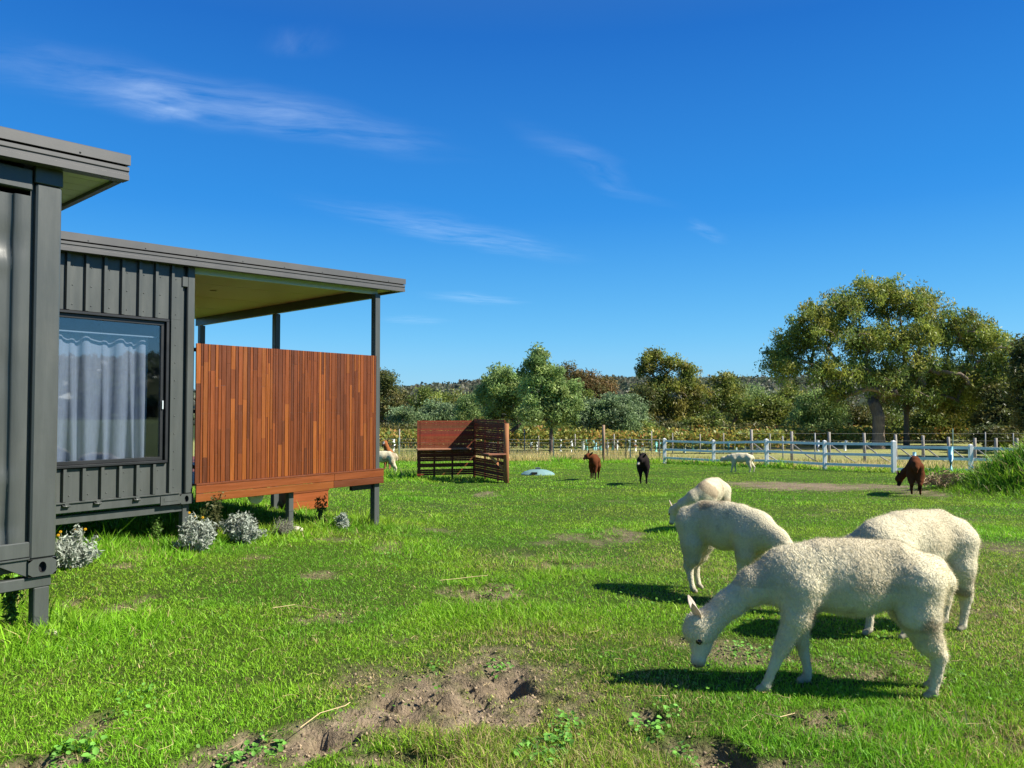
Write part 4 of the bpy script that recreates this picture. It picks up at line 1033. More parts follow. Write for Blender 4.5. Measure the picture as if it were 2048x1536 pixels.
# ------------------------------------------------------------------ wire fence left of the rails
A_, B_ = G(752, 919), G(1329, 924); n = 9
wfz = empty('wire_fence', (A_ + B_) / 2); tag(wfz, 'wire mesh fence on thin posts along the tall dry grass', 'fence'); o0 = wfz.location
m = MB()
for z in (.05, .2, .35, .5, .65, .8, 1.02, 1.2): m.tube([A_ - o0 + Vector((0, 0, z)), (A_ + B_) / 2 - o0 + Vector((0, 0, z - .02)), B_ - o0 + Vector((0, 0, z))], .006, 3, (.30, .31, .30), False)
for k in range(150):
    p = A_.lerp(B_, k / 150) - o0; m.tube([p + Vector((0, 0, .02)), p + Vector((0, 0, 1.02))], .004, 3, (.30, .31, .30), False)
m.build('wire_mesh', M_PLAIN, wfz)
for px, c in ((802, (.22, .42, .34)), (870, (.3, .3, .28)), (1030, (.3, .3, .28)), (1120, (.25, .34, .28)), (1258, (.20, .18, .15)), (1266, (.4, .44, .38))):
    p = A_.lerp(B_, (px - 752) / 577) - o0; m = MB(); m.bar(p + Vector((0, 0, -.1)), p + Vector((0, 0, 1.28)), .05, .05, c); m.build('picket', M_PLAIN, wfz)
m = MB(); p0, p1 = G(1214, 921) - o0, G(1326, 924) - o0
m.tube([p0 + Vector((0, -.1, 1.18)), p1 + Vector((-.2, -.1, 1.18))], .022, 6, (.16, .15, .14)); m.tube([p0 + Vector((.02, -.1, .05)), p0 + Vector((.02, -.1, 1.18))], .022, 6, (.16, .15, .14)); m.tube([p1 + Vector((-.2, -.1, .05)), p1 + Vector((-.2, -.1, 1.18))], .022, 6, (.16, .15, .14)); m.build('gate_frame', M_PLAIN, wfz)
wpost(1207, 850, 924, .085, (.30, .20, .13), 0, 'strainer_post', 'tall round brown timber strainer post behind the walking brown alpaca', 'post', None)

# ------------------------------------------------------------------ young tree guards
GU = {'white': (.66, .70, .72), 'teal': (.10, .40, .38), 'cyan': (.30, .62, .72), 'pale': (.45, .56, .56)}
where = {1073: 'white', 1101: 'cyan', 1121: 'white', 1143: 'white', 1166: 'white', 1173: 'teal', 1187: 'cyan', 1191: 'cyan', 1195: 'white', 1201: 'teal', 1214: 'white', 1226: 'teal', 1234: 'white', 1257: 'pale', 1271: 'white', 1286: 'pale', 1300: 'teal', 1312: 'teal', 1319: 'teal', 1369: 'pale', 1386: 'teal',
         1457: 'teal', 1472: 'pale', 1490: 'white', 1515: 'pale', 1636: 'white', 1690: 'white', 1829: 'cyan', 1902: 'cyan', 787: 'white', 838: 'pale', 1062: 'pale', 1415: 'white', 1530: 'white'}
order = sorted(where)
near_txt = {787: 'right of the verandah post', 838: 'at the left edge of the slatted screen', 1062: 'left of the wattle trunk', 1073: 'second left of the wattle trunk', 1101: 'against the wattle trunk', 1457: 'right of the third white rail bay start', 1636: 'behind the middle white post', 1690: 'below the big gum tree', 1829: 'above the grazing brown alpaca', 1902: 'left of the last white post'}
for i, px in enumerate(order):
    k = where[px]; big = px in (1829, 1902); base = 946 if px == 1902 else 928 if px == 1829 else 903 + (px % 5) - 2
    p = G(px, base); H = (.95 if px == 1902 else .55 if big else rng.uniform(.68, .85)); r_ = .085 if big else rng.uniform(.085, .12)
    if big: p.z += .05
    m = MB(); pts = [(0, 0, -.02), (rng.normal() * .01, 0, H * .5), (rng.normal() * .03, 0, H)]
    m.tube(pts, [r_, r_ * .96, r_], 8, GU[k], False); m.tube([q[:2] + (q[2],) for q in pts], [r_ * .9] * 3, 8, tuple(v * .9 for v in GU[k]), False)
    o = m.build('tree_guard', M_PLASTIC); o.location = p
    txt = near_txt.get(px)
    if not txt:
        zone = lambda q: 'left of the strainer post' if q < 1207 else 'behind the wire gate' if q < 1329 else 'behind the white rails'
        mates = [q for q in order if zone(q) == zone(px) and where[q] == k and q not in near_txt]; ordn = ['first', 'second', 'third', 'fourth', 'fifth', 'sixth'][mates.index(px)]
        txt = zone(px) + (', %s such from the left' % ordn if len(mates) > 1 else '')
    tag(o, {'white': 'white', 'teal': 'teal green', 'cyan': 'light blue', 'pale': 'pale green'}[k] + ' plastic tree guard ' + txt, 'tree guard', 'plastic guards round young trees')

# ------------------------------------------------------------------ leaves
def leaf_quads(C, ln, wd, col, droop=.5, flat=0.0):
    """diamond leaves: centres C, colours col"""
    n = len(C); d = rng.normal(size=(n, 3)); d[:, 2] = d[:, 2] * (1 - flat) - droop; d /= np.linalg.norm(d, axis=1)[:, None]
    s = np.cross(d, rng.normal(size=(n, 3))); s /= np.maximum(1e-6, np.linalg.norm(s, axis=1))[:, None]
    L_ = (ln * rng.uniform(.6, 1.35, n) / 2)[:, None]; W_ = (wd * rng.uniform(.7, 1.3, n) / 2)[:, None]
    V = np.stack([C - d * L_, C + s * W_ - d * L_ * .1, C + d * L_, C - s * W_ - d * L_ * .1], 1).reshape(-1, 3)
    return V, np.arange(4 * n).reshape(-1, 4), np.repeat(col, 4, 0)

# vines: rows of turning leaves
LV = []; LC = []
for row, (yy, x0, x1) in enumerate(((51, -14, 18), (54.5, -15, 20), (58, -16, 27), (61.5, -17, 34), (65, -18, 40))):
    n = int((x1 - x0) * 170); xx = rng.uniform(x0, x1, n); hgt = .9 + .45 * fbm(xx * .5, xx * 0 + row, 111, 3)
    z = .35 + (hgt) * rng.random(n) ** .8; y_ = yy + rng.normal(0, .32, n)
    C = np.stack([xx, y_, gz(xx, y_) + z], 1); t = fbm(xx * .35, z * .8 + row * 5, 113, 3); q = rng.random(n)
    c = np.where((q < .36)[:, None], [.48, .37, .08], np.where((q < .68)[:, None], [.30, .33, .07], np.where((q < .82)[:, None], [.34, .16, .05], [.15, .23, .05])))
    g_ = sstep(.5, .7, t)[:, None] * .6; c = c * (1 - g_) + np.array([.18, .24, .04]) * g_
    k = rng.random(n) < .35 + .9 * fbm(xx * .9, z, 117, 2); LV.append(C[k]); LC.append((c * rng.uniform(.6, 1.2, n)[:, None])[k])
V, F, C = leaf_quads(np.concatenate(LV), .24, .18, np.concatenate(LC), .2)
o = mesh_np('vine_foliage', V, F, M_LEAF, None, C); tag(o, 'rows of grape vines in yellow and rust autumn leaf', 'vines', kind='stuff')
for px, top, d in ((799, 858, 50.4), (836, 850, 50.4), (1049, 858, 50.4), (1077, 871, 50.4), (1150, 868, 50.4), (1228, 868, 50.4), (1303, 862, 50.4), (1345, 866, 50.4), (1400, 868, 50.4), (1447, 866, 50.4), (1540, 868, 50.4)):
    t = P(px, top, d); b = Vector((t.x, t.y, float(gz(t.x, t.y)))); m = MB(); m.tube([b - Vector((0, 0, .2)), t], [.045, .04], 6, (.30, .28, .25))
    m.v = [(v[0] - b.x, v[1] - b.y, v[2] - b.z) for v in m.v]; o = m.build('vine_post', M_TIMBER); o.location = b
    tag(o, 'thin grey vineyard post ' + {799: 'left of the slatted screen behind the green picket', 836: 'at the screen\'s left edge', 1049: 'right of the slatted screen', 1077: 'left of the wattle trunk', 1150: 'right of the wattle trunk', 1228: 'right of the brown strainer post', 1303: 'left of the white fence end post', 1345: 'right of the white fence end post', 1400: 'left of the second white fence post', 1447: 'right of the second white fence post', 1540: 'right of the third white fence post'}[px], 'post', 'posts along the vine rows')

# ------------------------------------------------------------------ trees
STY = dict(
    gum=dict(cols=[(.105, .145, .028), (.150, .178, .030), (.085, .130, .035), (.18, .175, .03)], ln=.36, wd=.10, droop=1.0, fl=1.05, bark=(.20, .155, .12)),
    dark=dict(cols=[(.050, .066, .018), (.075, .082, .020), (.040, .055, .018), (.095, .082, .024)], ln=.34, wd=.13, droop=.4, fl=.7, bark=(.14, .11, .085)),
    olive=dict(cols=[(.100, .130, .022), (.140, .150, .026), (.07, .10, .022), (.165, .14, .03)], ln=.36, wd=.12, droop=.7, fl=.95, bark=(.22, .17, .13)),
    brown=dict(cols=[(.105, .078, .030), (.085, .075, .025), (.13, .085, .035), (.06, .065, .022)], ln=.36, wd=.13, droop=.4, fl=.6, bark=(.16, .12, .09)),
    wattle=dict(cols=[(.14, .205, .065), (.175, .24, .08), (.105, .165, .055), (.205, .25, .08)], ln=.32, wd=.09, droop=.2, fl=.9, bark=(.12, .09, .075)),
    sage=dict(cols=[(.125, .180, .085), (.150, .20, .10), (.09, .135, .065), (.11, .16, .06)], ln=.30, wd=.11, droop=.3, fl=.75, bark=(.2, .16, .12)),
    bush=dict(cols=[(.075, .115, .022), (.115, .145, .026), (.06, .09, .02), (.145, .145, .03)], ln=.32, wd=.13, droop=.3, fl=.75, bark=(.16, .12, .09)),
)
def tree(name, label, cat, grp, px, base, d, lobes, style, nclump, nleaf, trunk_r=.2, csize=.8, fork=.35, lean=0.0, dens=1.0, inner=.2):
    """lobes: (px, py, half width px, half height px) of the crown's masses at distance d"""
    S = STY[style]; b = Vector((P(px, base, d).x, d, 0)); b.z = float(gz(b.x, b.y)) - .05
    root = empty(name, b); tag(root, label, cat, grp)
    LB = []
    for lx, ly, a, h in lobes:
        c = P(lx, ly, d) - b; rx = a * d / FPX; rz_ = h * d / FPX; LB.append((np.array(c), rx, max(rx * .85, .5), rz_))
    wts = np.array([l[1] * l[3] for l in LB]) ; wts = wts / wts.sum()
    top = max(l[0][2] + l[3] for l in LB); xs = [l[0][0] for l in LB]
    cen = []
    span = max(.5, (max(xs) - min(xs)) * .12)
    offs = [rng.uniform(-1, 1) * span * (.5 if len(LB) > 12 else 1) for _ in LB]
    picks = np.repeat(np.arange(len(LB)), np.maximum(1, np.round(wts * nclump).astype(int)))
    for li in picks:
        c, rx, ry, rz_ = LB[li]
        v = rng.normal(size=3); v /= np.linalg.norm(v)
        if v[2] < -.35 and rng.random() < .5: v[2] = -v[2]
        r = inner + (1 - inner) * rng.random() ** .6
        p = c + v * np.array([rx, ry, rz_]) * r * .93; p[1] += offs[li]
        if p[2] > .3: cen.append(p)
    cen = np.array(cen)
    # branching: every clump joins the nearest limb that is closer to the fork
    fz = top * fork * .6
    nodes = [np.array([0, 0, -.1]), np.array([lean * .3, 0, fz * .5]), np.array([lean, 0, fz])]; par = [-1, 0, 1]; cnt = [0, 0, 0]
    order_ = np.argsort(np.linalg.norm(cen - nodes[2], axis=1)); ends = []
    for ci in order_:
        p = cen[ci]; arr = np.array(nodes[1:]); dd = np.linalg.norm(arr - p, axis=1) + .35 * np.maximum(0, arr[:, 2] - p[2] + .1)
        if len(arr) > 2: dd[0] += 2
        j = int(np.argmin(dd)) + 1
        a = nodes[j]; mid = a + (p - a) * .5 + rng.normal(0, .06, 3) * np.linalg.norm(p - a) + np.array([0, 0, .06 * np.linalg.norm(p - a)])
        nodes.append(mid); par.append(j); cnt.append(0); nodes.append(p); par.append(len(nodes) - 2); cnt.append(0); ends.append(len(nodes) - 1)
    for e in ends:
        k = e
        while k >= 0: cnt[k] += 1; k = par[k]
    tot = max(1, cnt[0]); rad = [max(.012, trunk_r * (c / tot) ** .5) for c in cnt]; rad[0] = trunk_r * 1.25
    m = MB()
    for k in range(1, len(nodes)):
        j = par[k]; s_ = rng.uniform(.8, 1.2)
        ra = rad[j] if (j < 3 and k < 3) else min(rad[j], rad[k] * 1.35)
        col = np.array(S['bark']) * s_
        m.tube([nodes[j], nodes[k]], [ra, rad[k]], 10 if rad[k] > .08 else 5 if rad[k] > .03 else 3, tuple(col * (1.5 if (style == 'gum' and rad[k] < .09 and rng.random() < .4) else 1)), False)
    for k in range(2, len(nodes)):
        if rad[k] > .07: m.ball(nodes[k], rad[k] * 1.03, tuple(np.array(S['bark'])), 8, 6)
    m.build('trunk', M_BARK, root)
    LP, LCc = [], []
    cols = np.array(S['cols'])
    for p in cen:
        n = int(nleaf * rng.uniform(.6, 1.5) * dens * 1.35); s_ = csize * rng.uniform(.6, 1.25)
        q = rng.normal(0, 1, (n, 3)); q = q / np.linalg.norm(q, axis=1)[:, None] * (rng.random((n, 1)) ** .5) * rng.uniform(.8, 1.25, (n, 1)) * np.array([s_, s_, s_ * S['fl']]) * .92; q[:, 2] -= S['droop'] * .12 * s_
        c = cols[int(rng.integers(len(cols)))] * rng.uniform(1.35, 2.5); c = c * .7 + cols.mean(0) * .42
        LP.append(p + q); LCc.append(c[None] * rng.uniform(.7, 1.3, (n, 1)))
    V, F, C = leaf_quads(np.concatenate(LP), S['ln'] * .78, S['wd'] * .85, np.concatenate(LCc), S['droop'])
    mesh_np('crown', V, F, M_LEAF, root, C)
    return root

GRP = 'trees behind the vineyard'
rng = np.random.default_rng(21)
tree('gum_tree', 'huge spreading gum tree standing alone behind the white rail fence', 'tree', None, 1757, 898, 57,
     [(1765, 590, 85, 50), (1690, 620, 75, 50), (1840, 620, 80, 55), (1640, 655, 75, 58), (1600, 690, 62, 50), (1575, 715, 52, 46), (1720, 690, 80, 50), (1800, 690, 80, 50), (1890, 665, 62, 50), (1945, 672, 62, 58), (1995, 725, 46, 52), (1985, 690, 46, 45), (2000, 760, 40, 45), (1640, 745, 80, 40), (1860, 740, 80, 48), (1950, 760, 72, 52), (1740, 755, 80, 42), (1560, 740, 40, 30), (1830, 790, 90, 30), (1665, 790, 50, 25)],
     'gum', 1250, 46, .42, .66, .3, .05, inner=.05)
tree('gum_tree', 'slim gum with a straight brown trunk just right of the huge gum', 'tree', GRP, 1813, 893, 61,
     [(1850, 780, 75, 45), (1900, 800, 70, 45), (1800, 770, 60, 40), (1950, 815, 60, 40)], 'olive', 120, 100, .2, 1.0, .9, .05)
TL = [
 ('dark_tree', 'tall dark tree rising right beside the verandah post', 'dark', 768, 872, 72, [(765, 775, 34, 38), (778, 820, 34, 40), (750, 800, 30, 60)], 60, 90, .2, .9),
 ('bushy_tree', 'rounded green tree left of the slatted screen', 'bush', 850, 872, 76, [(848, 795, 26, 26), (845, 825, 34, 30), (862, 812, 24, 26)], 46, 80, .16, .9),
 ('dark_tree', 'dark tree between the verandah post and the rounded green tree', 'dark', 806, 872, 80, [(806, 800, 26, 24), (812, 830, 30, 34)], 40, 80, .16, .9),
 ('sage_tree', 'low grey green shrub tree left above the slatted screen', 'sage', 820, 876, 64, [(812, 838, 34, 24), (838, 850, 26, 20)], 36, 90, .12, .7),
 ('sage_tree', 'pale rounded shrub tree above the middle of the slatted screen', 'sage', 880, 876, 66, [(868, 820, 28, 22), (895, 832, 32, 24), (880, 848, 40, 22)], 44, 90, .12, .7),
 ('olive_tree', 'brownish olive tree low on the hill behind the slatted screen', 'olive', 905, 870, 92, [(900, 800, 34, 20), (935, 812, 34, 22), (880, 812, 26, 20)], 44, 70, .16, 1.0),
 ('wattle_tree', 'light green wattle tree at the right above the slatted screen', 'wattle', 950, 876, 60, [(945, 815, 30, 28), (930, 840, 30, 24), (965, 836, 30, 28)], 46, 90, .12, .7),
 ('wattle_tree', 'broad pale wattle tree left of the tallest feathery wattle', 'wattle', 1015, 900, 52, [(1005, 765, 42, 32), (985, 790, 36, 36), (1035, 775, 36, 36), (1010, 815, 46, 36), (1040, 830, 36, 30)], 120, 95, .16, .62),
 ('wattle_tree', 'tallest feathery wattle with a pointed top and bare dark stem', 'wattle', 1102, 911, 48.7, [(1074, 722, 24, 26), (1070, 745, 32, 24), (1095, 755, 44, 28), (1085, 790, 52, 34), (1120, 785, 44, 36), (1105, 825, 58, 32), (1065, 830, 34, 24), (1140, 820, 28, 30)], 190, 95, .11, .52),
 ('brown_gum', 'dark rusty brown gum showing right of the feathery wattle top', 'brown', 1180, 872, 78, [(1130, 745, 32, 18), (1165, 762, 44, 24), (1200, 775, 40, 26), (1180, 800, 50, 34)], 90, 80, .25, 1.0),
 ('sage_tree', 'soft grey green tree right of the feathery wattle', 'sage', 1232, 880, 58, [(1230, 812, 30, 30), (1250, 840, 34, 32), (1210, 840, 34, 34), (1185, 835, 32, 34), (1262, 855, 24, 26)], 110, 90, .14, .68),
 ('gum_tree', 'tall two headed gum in the centre with sky through its top', 'olive', 1345, 873, 70, [(1312, 715, 30, 20), (1295, 742, 26, 18), (1345, 728, 28, 20), (1375, 752, 28, 24), (1330, 775, 48, 28), (1390, 790, 40, 34), (1300, 800, 36, 34), (1345, 825, 62, 36), (1410, 830, 30, 32)], 190, 85, .34, .85),
 ('dark_tree', 'dark round tree between the soft grey tree and the tall gum', 'dark', 1283, 874, 68, [(1283, 800, 24, 30), (1285, 835, 30, 34)], 44, 80, .16, .9),
 ('slender_gum', 'slender light green gum with a leaning stem right of the tall gum', 'bush', 1462, 874, 72, [(1448, 762, 26, 20), (1462, 785, 34, 26), (1440, 805, 28, 30), (1475, 815, 30, 32)], 72, 66, .16, .9),
 ('olive_tree', 'yellow green bushy tree left below the huge gum', 'bush', 1545, 874, 68, [(1535, 810, 34, 24), (1560, 825, 34, 28), (1510, 835, 34, 26), (1545, 850, 50, 22)], 84, 80, .15, .85),
 ('sage_tree', 'blue green willowy tree under the left of the huge gum', 'wattle', 1640, 876, 62, [(1635, 805, 40, 30), (1660, 830, 40, 30), (1605, 835, 34, 30), (1640, 850, 50, 22)], 100, 80, .14, .75),
 ('dark_tree', 'dark conifer like tree at the far right behind the mound', 'dark', 2010, 880, 55, [(2005, 800, 40, 36), (1985, 845, 44, 36), (2030, 840, 40, 50)], 110, 90, .2, .8),
 ('dark_tree', 'dark tree cut by the right edge above the mound', 'dark', 2062, 885, 47, [(2066, 715, 30, 44), (2056, 770, 42, 50), (2075, 830, 50, 55)], 110, 90, .25, .8),
 ('olive_tree', 'low olive tree between slender gum and yellow green tree', 'olive', 1500, 876, 82, [(1495, 815, 36, 24), (1480, 845, 40, 26)], 46, 80, .14, .9),
 ('bushy_tree', 'green bushy tree right of the slim gum trunk', 'bush', 1895, 878, 66, [(1880, 835, 40, 30), (1920, 845, 40, 28), (1850, 848, 36, 26)], 72, 80, .14, .85),
 ('dark_tree', 'dark shadowy tree close left of the huge gum trunk', 'dark', 1712, 876, 70, [(1705, 830, 40, 32), (1735, 845, 36, 26)], 56, 80, .16, .9),
 ('dark_tree', 'dark tree low between broad wattle and rusty gum', 'dark', 1140, 874, 74, [(1135, 830, 36, 36), (1085, 845, 34, 26)], 48, 80, .16, .9),
 ('bushy_tree', 'mid green tree between feathery wattle and soft grey tree', 'bush', 1175, 874, 70, [(1170, 815, 34, 34), (1160, 845, 36, 26)], 50, 80, .14, .8),
 ('sage_tree', 'grey green tree just left of the tall two headed gum', 'sage', 1262, 875, 66, [(1262, 815, 30, 34), (1275, 845, 34, 26)], 56, 80, .14, .75),
 ('bushy_tree', 'light green tree behind the slender gum', 'wattle', 1500, 874, 76, [(1505, 800, 32, 30), (1520, 835, 40, 30), (1475, 840, 36, 28)], 64, 80, .15, .85),
 ('olive_tree', 'olive tree under the left edge of the huge gum crown', 'olive', 1590, 874, 74, [(1585, 800, 36, 28), (1600, 835, 40, 30)], 60, 80, .15, .85),
 ('bushy_tree', 'green tree seen behind the huge gum trunk', 'bush', 1765, 876, 74, [(1760, 840, 50, 30), (1790, 850, 50, 26)], 60, 80, .15, .85),
 ('olive_tree', 'olive tree right of the green tree behind the last trellis posts', 'olive', 1950, 878, 68, [(1945, 830, 40, 34), (1970, 850, 40, 28)], 60, 80, .15, .85),
 ('wattle_tree', 'light green wattle low behind the left end of the slatted screen', 'wattle', 865, 876, 70, [(860, 845, 36, 26)], 30, 90, .12, .7),
 ('bushy_tree', 'green tree filling the gap under the tall two headed gum', 'bush', 1425, 876, 66, [(1425, 848, 32, 24), (1390, 852, 34, 20)], 40, 80, .12, .8),
]
for nm, lb, st_, px, base, d, lo_, nc, nl, tr_, cs in TL:
    tree(nm, lb, 'tree', GRP, px, base, d, lo_, st_, int(nc * 1.15), nl, tr_, cs)
# low scrub under the trees
for px, base, d, lo_, st_, lb in ((1110, 884, 64, [(1100, 862, 60, 16)], 'bush', 'dark low scrub in front of the rusty gum'), (1200, 884, 63, [(1205, 866, 50, 14)], 'dark', 'dark low scrub under the soft grey tree'), (1340, 884, 64, [(1340, 862, 70, 16)], 'dark', 'dark low scrub at the foot of the tall gum'),
                          (1500, 884, 64, [(1500, 864, 80, 15)], 'dark', 'dark low scrub left of the yellow green tree'), (1640, 884, 66, [(1650, 866, 90, 14)], 'dark', 'dark low scrub under the huge gum\'s left side'), (1850, 886, 70, [(1850, 868, 90, 16)], 'dark', 'dark low scrub under the huge gum\'s right side'),
                          (820, 884, 62, [(815, 864, 70, 14)], 'dark', 'dark low scrub left of the slatted screen'), (985, 884, 60, [(980, 860, 70, 18)], 'dark', 'dark low scrub under the broad pale wattle'), (1270, 884, 62, [(1275, 862, 40, 16)], 'bush', 'green low scrub behind the wire gate'), (1990, 890, 52, [(1990, 872, 60, 20)], 'dark', 'dark low scrub behind the last white post')):
    tree('scrub', lb, 'shrub', 'low scrub under the trees', px, base, d, lo_, st_, 46, 80, .06, .8, .2)

# ------------------------------------------------------------------ wooded hill
hx = np.arange(-620, 621, 14.0); hy = np.arange(92, 700, 14.0); HX, HY = np.meshgrid(hx, hy)
def ridge(x):
    t = x / 400.0
    return 10.0 + 1.0 * np.sin(x * .02 + 1.3) + 9.5 * sstep(60, 300, x) - 4.5 * (1 - sstep(-60, 15, x)) + 3 * fbm(x * .02, x * 0, 121, 3)
def hill_z(x, y):
    base = CAMZ - 3.06
    return base + (ridge(x) - base) * sstep(110, 400, y) - 1.2 * sstep(94, 100, 120 - y) - .3
hz = hill_z(HX, HY)
nx, ny = len(hx), len(hy); ii = np.arange((ny - 1) * nx).reshape(ny - 1, nx)[:, :-1].ravel()
M_HILL = mat_paint('hill_undergrowth', (.06, .075, .045), 1, .4, .08)
o = mesh_np('hill', np.stack([HX.ravel(), HY.ravel(), hz.ravel()], 1), np.stack([ii, ii + 1, ii + nx + 1, ii + nx], 1), M_HILL, None, None, True); tag(o, 'low bush covered hill behind the trees', 'hill', kind='structure')
n = 8500; d = 120 + 300 * rng.random(n) ** .7; a = rng.uniform(-.66, .80, n); x = d * a; y = d
sz = rng.uniform(1.7, 3.3, n) * (1 + .3 * (rng.random(n) < .15))
cols = np.array([(.10, .125, .075), (.12, .135, .08), (.09, .115, .075), (.14, .135, .09), (.11, .14, .08), (.16, .16, .12)])
LP, LCc = [], []
for i in range(n):
    k = 24; c = np.array([x[i], y[i], float(hill_z(x[i], y[i])) + sz[i] * .75]); v = rng.normal(size=(k, 3)); v /= np.linalg.norm(v, axis=1)[:, None]; v[:, 2] = np.abs(v[:, 2]) * 1.1 - .25
    LP.append(c + v * sz[i] * np.array([.85, .85, .7]) * rng.uniform(.6, 1.05, (k, 1))); LCc.append(cols[int(rng.integers(6))][None] * rng.uniform(.7, 1.3, (k, 1)))
LP = np.concatenate(LP); V, F, C = leaf_quads(LP, 1.5, .95, np.concatenate(LCc), .1)
o = mesh_np('forest', V, F, M_LEAF, None, C); tag(o, 'far off eucalypt forest covering the hill', 'forest', kind='stuff')

# ------------------------------------------------------------------ plants by the cabins
def silver_bush(px, base, hpx, wpx, label, flowers, seed, dry=False):
    p = G(px, base); k = p.y / FPX; H = hpx * k; Wd = wpx * k / 2
    root = empty('silver_bush' if not dry else 'lavender_bush', p); tag(root, label, 'bush', 'small bushes along the cabin fronts')
    m = MB(); tips = []
    for _ in range(46):
        a = rng.uniform(0, 2 * PI); r = Wd * math.sqrt(rng.random()); h = H * rng.uniform(.3, 1.15) * (1 - .45 * (r / Wd) ** 2); r *= rng.uniform(.7, 1.35)
        q = [(r * .25 * math.cos(a), r * .25 * math.sin(a), 0), (r * .7 * math.cos(a), r * .7 * math.sin(a), h * .55), (r * math.cos(a), r * math.sin(a), h)]
        m.tube(q, [.005, .004, .0025], 4, (.30, .30, .22) if not dry else (.30, .25, .20), False); tips.append(np.array(q))
    m.build('stem', M_PLANT, root)
    LP = []; LCc = []
    for q in tips:
        for t in np.linspace(.25, 1, 9):
            c = q[0] * (1 - t) ** 2 + 2 * q[1] * t * (1 - t) + q[2] * t * t
            kk = 9 if not dry else 6; LP.append(c + rng.normal(0, .022, (kk, 3)))
            base_c = np.array((.40, .44, .37) if not dry else (.27, .27, .21)); LCc.append(base_c * rng.uniform(.7, 1.2, (kk, 1)))
    V, F, C = leaf_quads(np.concatenate(LP), .06 if not dry else .03, .017 if not dry else .006, np.concatenate(LCc), -.5)
    mesh_np('leaves', V, F, M_PLANT, root, C)
    for _ in range(flowers):
        a = rng.uniform(0, 2 * PI); r = Wd * rng.uniform(.1, .8); z = H * rng.uniform(.85, 1.15); m = MB()
        m.tube([(r * .6 * math.cos(a), r * .6 * math.sin(a), H * .6), (r * math.cos(a), r * math.sin(a), z)], .0025, 4, (.3, .32, .2), False)
        c0 = Vector((r * math.cos(a), r * math.sin(a), z)); nn = Vector((.3, -.8, .5)).normalized(); s1 = nn.cross(Vector((0, 0, 1))).normalized(); s2 = nn.cross(s1)
        for j in range(8):
            an = 2 * PI * j / 8; dvec = s1 * math.cos(an) + s2 * math.sin(an); pr = s1 * -math.sin(an) + s2 * math.cos(an)
            m.add([c0, c0 + dvec * .009 + pr * .005, c0 + dvec * .015, c0 + dvec * .009 - pr * .005], [(0, 1, 2, 3)], (.75, .42, .01))
        m.ball(c0 + nn * .003, .005, (.55, .28, .01), 8, 5); m.build('flower', M_PLANT, root)
silver_bush(140, 1134, 72, 78, 'silvery bush with yellow flowers beside the near cabin\'s corner post', 6, 1)
silver_bush(392, 1100, 64, 76, 'silvery bush with yellow flowers at the far cabin\'s corner leg', 3, 2)
silver_bush(484, 1084, 58, 66, 'pointed silvery bush in front of the dark space under the deck', 0, 3)
silver_bush(566, 1070, 34, 46, 'thin greyish lavender bush left of the middle deck stump', 0, 4, True)
silver_bush(684, 1056, 26, 18, 'tiny silver seedling bush alone in the grass under the deck edge', 0, 5)
def tall_weed(px, base, hpx, label, cols):
    p = G(px, base); H = hpx * p.y / FPX; root = empty('tall_weed', p); tag(root, label, 'weed', 'weeds by the cabins'); m = MB(); LP = []
    for _ in range(7):
        a = rng.uniform(0, 2 * PI); r = H * rng.uniform(.05, .25); h = H * rng.uniform(.6, 1); q = [np.array((0, 0, 0)), np.array((r * .4 * math.cos(a), r * .4 * math.sin(a), h * .6)), np.array((r * math.cos(a), r * math.sin(a), h))]
        m.tube(q, [.005, .004, .002], 4, (.12, .13, .05), False)
        for t in np.linspace(.2, 1, 10): LP.append(q[0] * (1 - t) ** 2 + 2 * q[1] * t * (1 - t) + q[2] * t * t + rng.normal(0, .02, (5, 3)))
    m.build('stem', M_PLANT, root); LP = np.concatenate(LP); V, F, C = leaf_quads(LP, .05, .018, np.array(cols) * rng.uniform(.6, 1.3, (len(LP), 1)), 0); mesh_np('leaves', V, F, M_PLANT, root, C)
tall_weed(432, 1080, 92, 'tall twiggy weed between the two silvery bushes under the deck', (.13, .14, .05))
tall_weed(410, 1080, 60, 'short leafy weed against the far cabin\'s corner leg', (.14, .18, .05))
tall_weed(310, 1082, 50, 'leafy green weed under the window of the far cabin', (.12, .22, .04))
tall_weed(20, 1262, 110, 'dark leafy weed in the shade under the near cabin beam', (.10, .20, .04))
tall_weed(640, 1050, 60, 'wiry dark weed behind the stump under the deck', (.08, .12, .04))

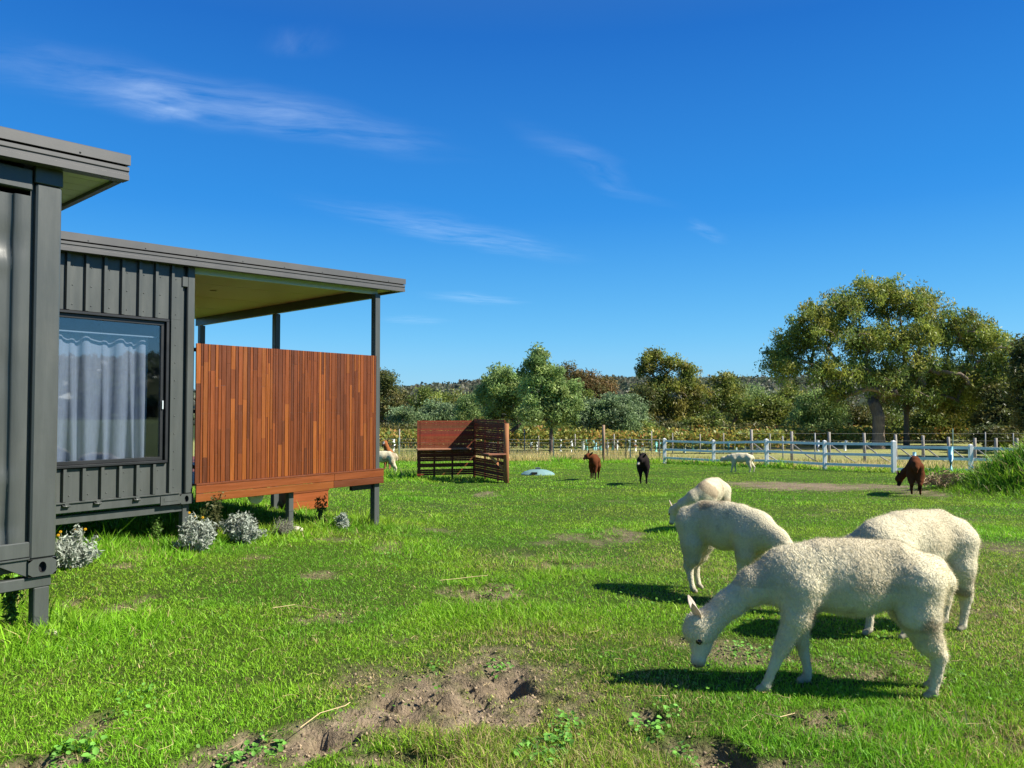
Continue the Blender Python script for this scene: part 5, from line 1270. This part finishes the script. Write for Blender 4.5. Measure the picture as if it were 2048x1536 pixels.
# ------------------------------------------------------------------ stones and the heap of dry brush
def stone(px, base, s, label, sq=(1, .8, .6)):
    p = G(px, base); m = MB(); m.ball((0, 0, .02), s, (.52, .47, .36), 14, 9, sq)
    m.v = [tuple(np.array(v) * (1 + .35 * (noise3(np.array([v]) * 14 + px, 9)[0] - .5))) for v in m.v]; o = m.build('stone', M_TIMBER if False else M_PLAIN); o.location = p; tag(o, label, 'stone', 'pale stones by the cabins')
stone(592, 1062, .085, 'pale stone at the foot of the middle deck stump', (1.3, .8, .5)); stone(102, 1275, .05, 'small white stone by the near cabin\'s leg')
p = G(1885, 972); m = MB()
for _ in range(420):
    a = rng.uniform(0, 2 * PI); r = .62 * math.sqrt(rng.random()); z = .36 * max(0, 1 - (r / .68) ** 2) * rng.random() + .02; x_, y_ = 1.25 * r * math.cos(a) + .1, .8 * r * math.sin(a)
    if rng.random() < .22: x_ += rng.uniform(.2, .8); z *= .35
    b = rng.uniform(0, PI); l = rng.uniform(.1, .3); dx, dy, dz = math.cos(b) * l, math.sin(b) * l, rng.normal() * .06; s_ = rng.uniform(.5, 1.15)
    m.tube([(x_ - dx / 2, y_ - dy / 2, z - dz), (x_, y_, z + .03), (x_ + dx / 2, y_ + dy / 2, max(0, z + dz))], .008, 3, (.36 * s_, .25 * s_, .14 * s_), False)
o = m.build('brush_heap', M_PLAIN); o.location = p; tag(o, 'heap of dry brown sticks and straw at the foot of the grassy mound', 'brush heap')

# the bush covered rise to the east, beyond the photograph's right edge (the window mirrors it)
ra = np.arange(100, 430, 15.0); th = np.radians(np.arange(-85, 41, 2.5)); RA, TH = np.meshgrid(ra, th)
def rise_z(r, t): return CAMZ - 2.0 + (19 + 6 * np.sin(t * 5 + .6)) * sstep(110, 330, r)
nx, ny = len(ra), len(th); ii = np.arange((ny - 1) * nx).reshape(ny - 1, nx)[:, :-1].ravel()
o = mesh_np('hill', np.stack([(RA * np.cos(TH)).ravel(), (RA * np.sin(TH)).ravel(), rise_z(RA, TH).ravel()], 1), np.stack([ii, ii + nx, ii + nx + 1, ii + 1], 1), M_HILL, None, None, True); tag(o, 'bush covered rise to the east mirrored in the window', 'hill', kind='structure')
n = 1500; r = rng.uniform(95, 400, n); t = rng.uniform(-1.45, .68, n); LP = []; LCc = []
for i in range(n):
    c = np.array([r[i] * math.cos(t[i]), r[i] * math.sin(t[i]), float(rise_z(r[i], t[i])) + 3]); v = rng.normal(size=(22, 3)); v /= np.linalg.norm(v, axis=1)[:, None]
    LP.append(c + v * np.array([4, 4, 3.2]) * rng.uniform(.5, 1, (22, 1))); LCc.append(cols[int(rng.integers(6))][None] * rng.uniform(.7, 1.3, (22, 1)))
V, F, C = leaf_quads(np.concatenate(LP), 3.0, 2.0, np.concatenate(LCc), .1)
o = mesh_np('forest', V, F, M_LEAF, None, C); tag(o, 'eucalypt forest on the eastern rise mirrored in the window', 'forest', kind='stuff')
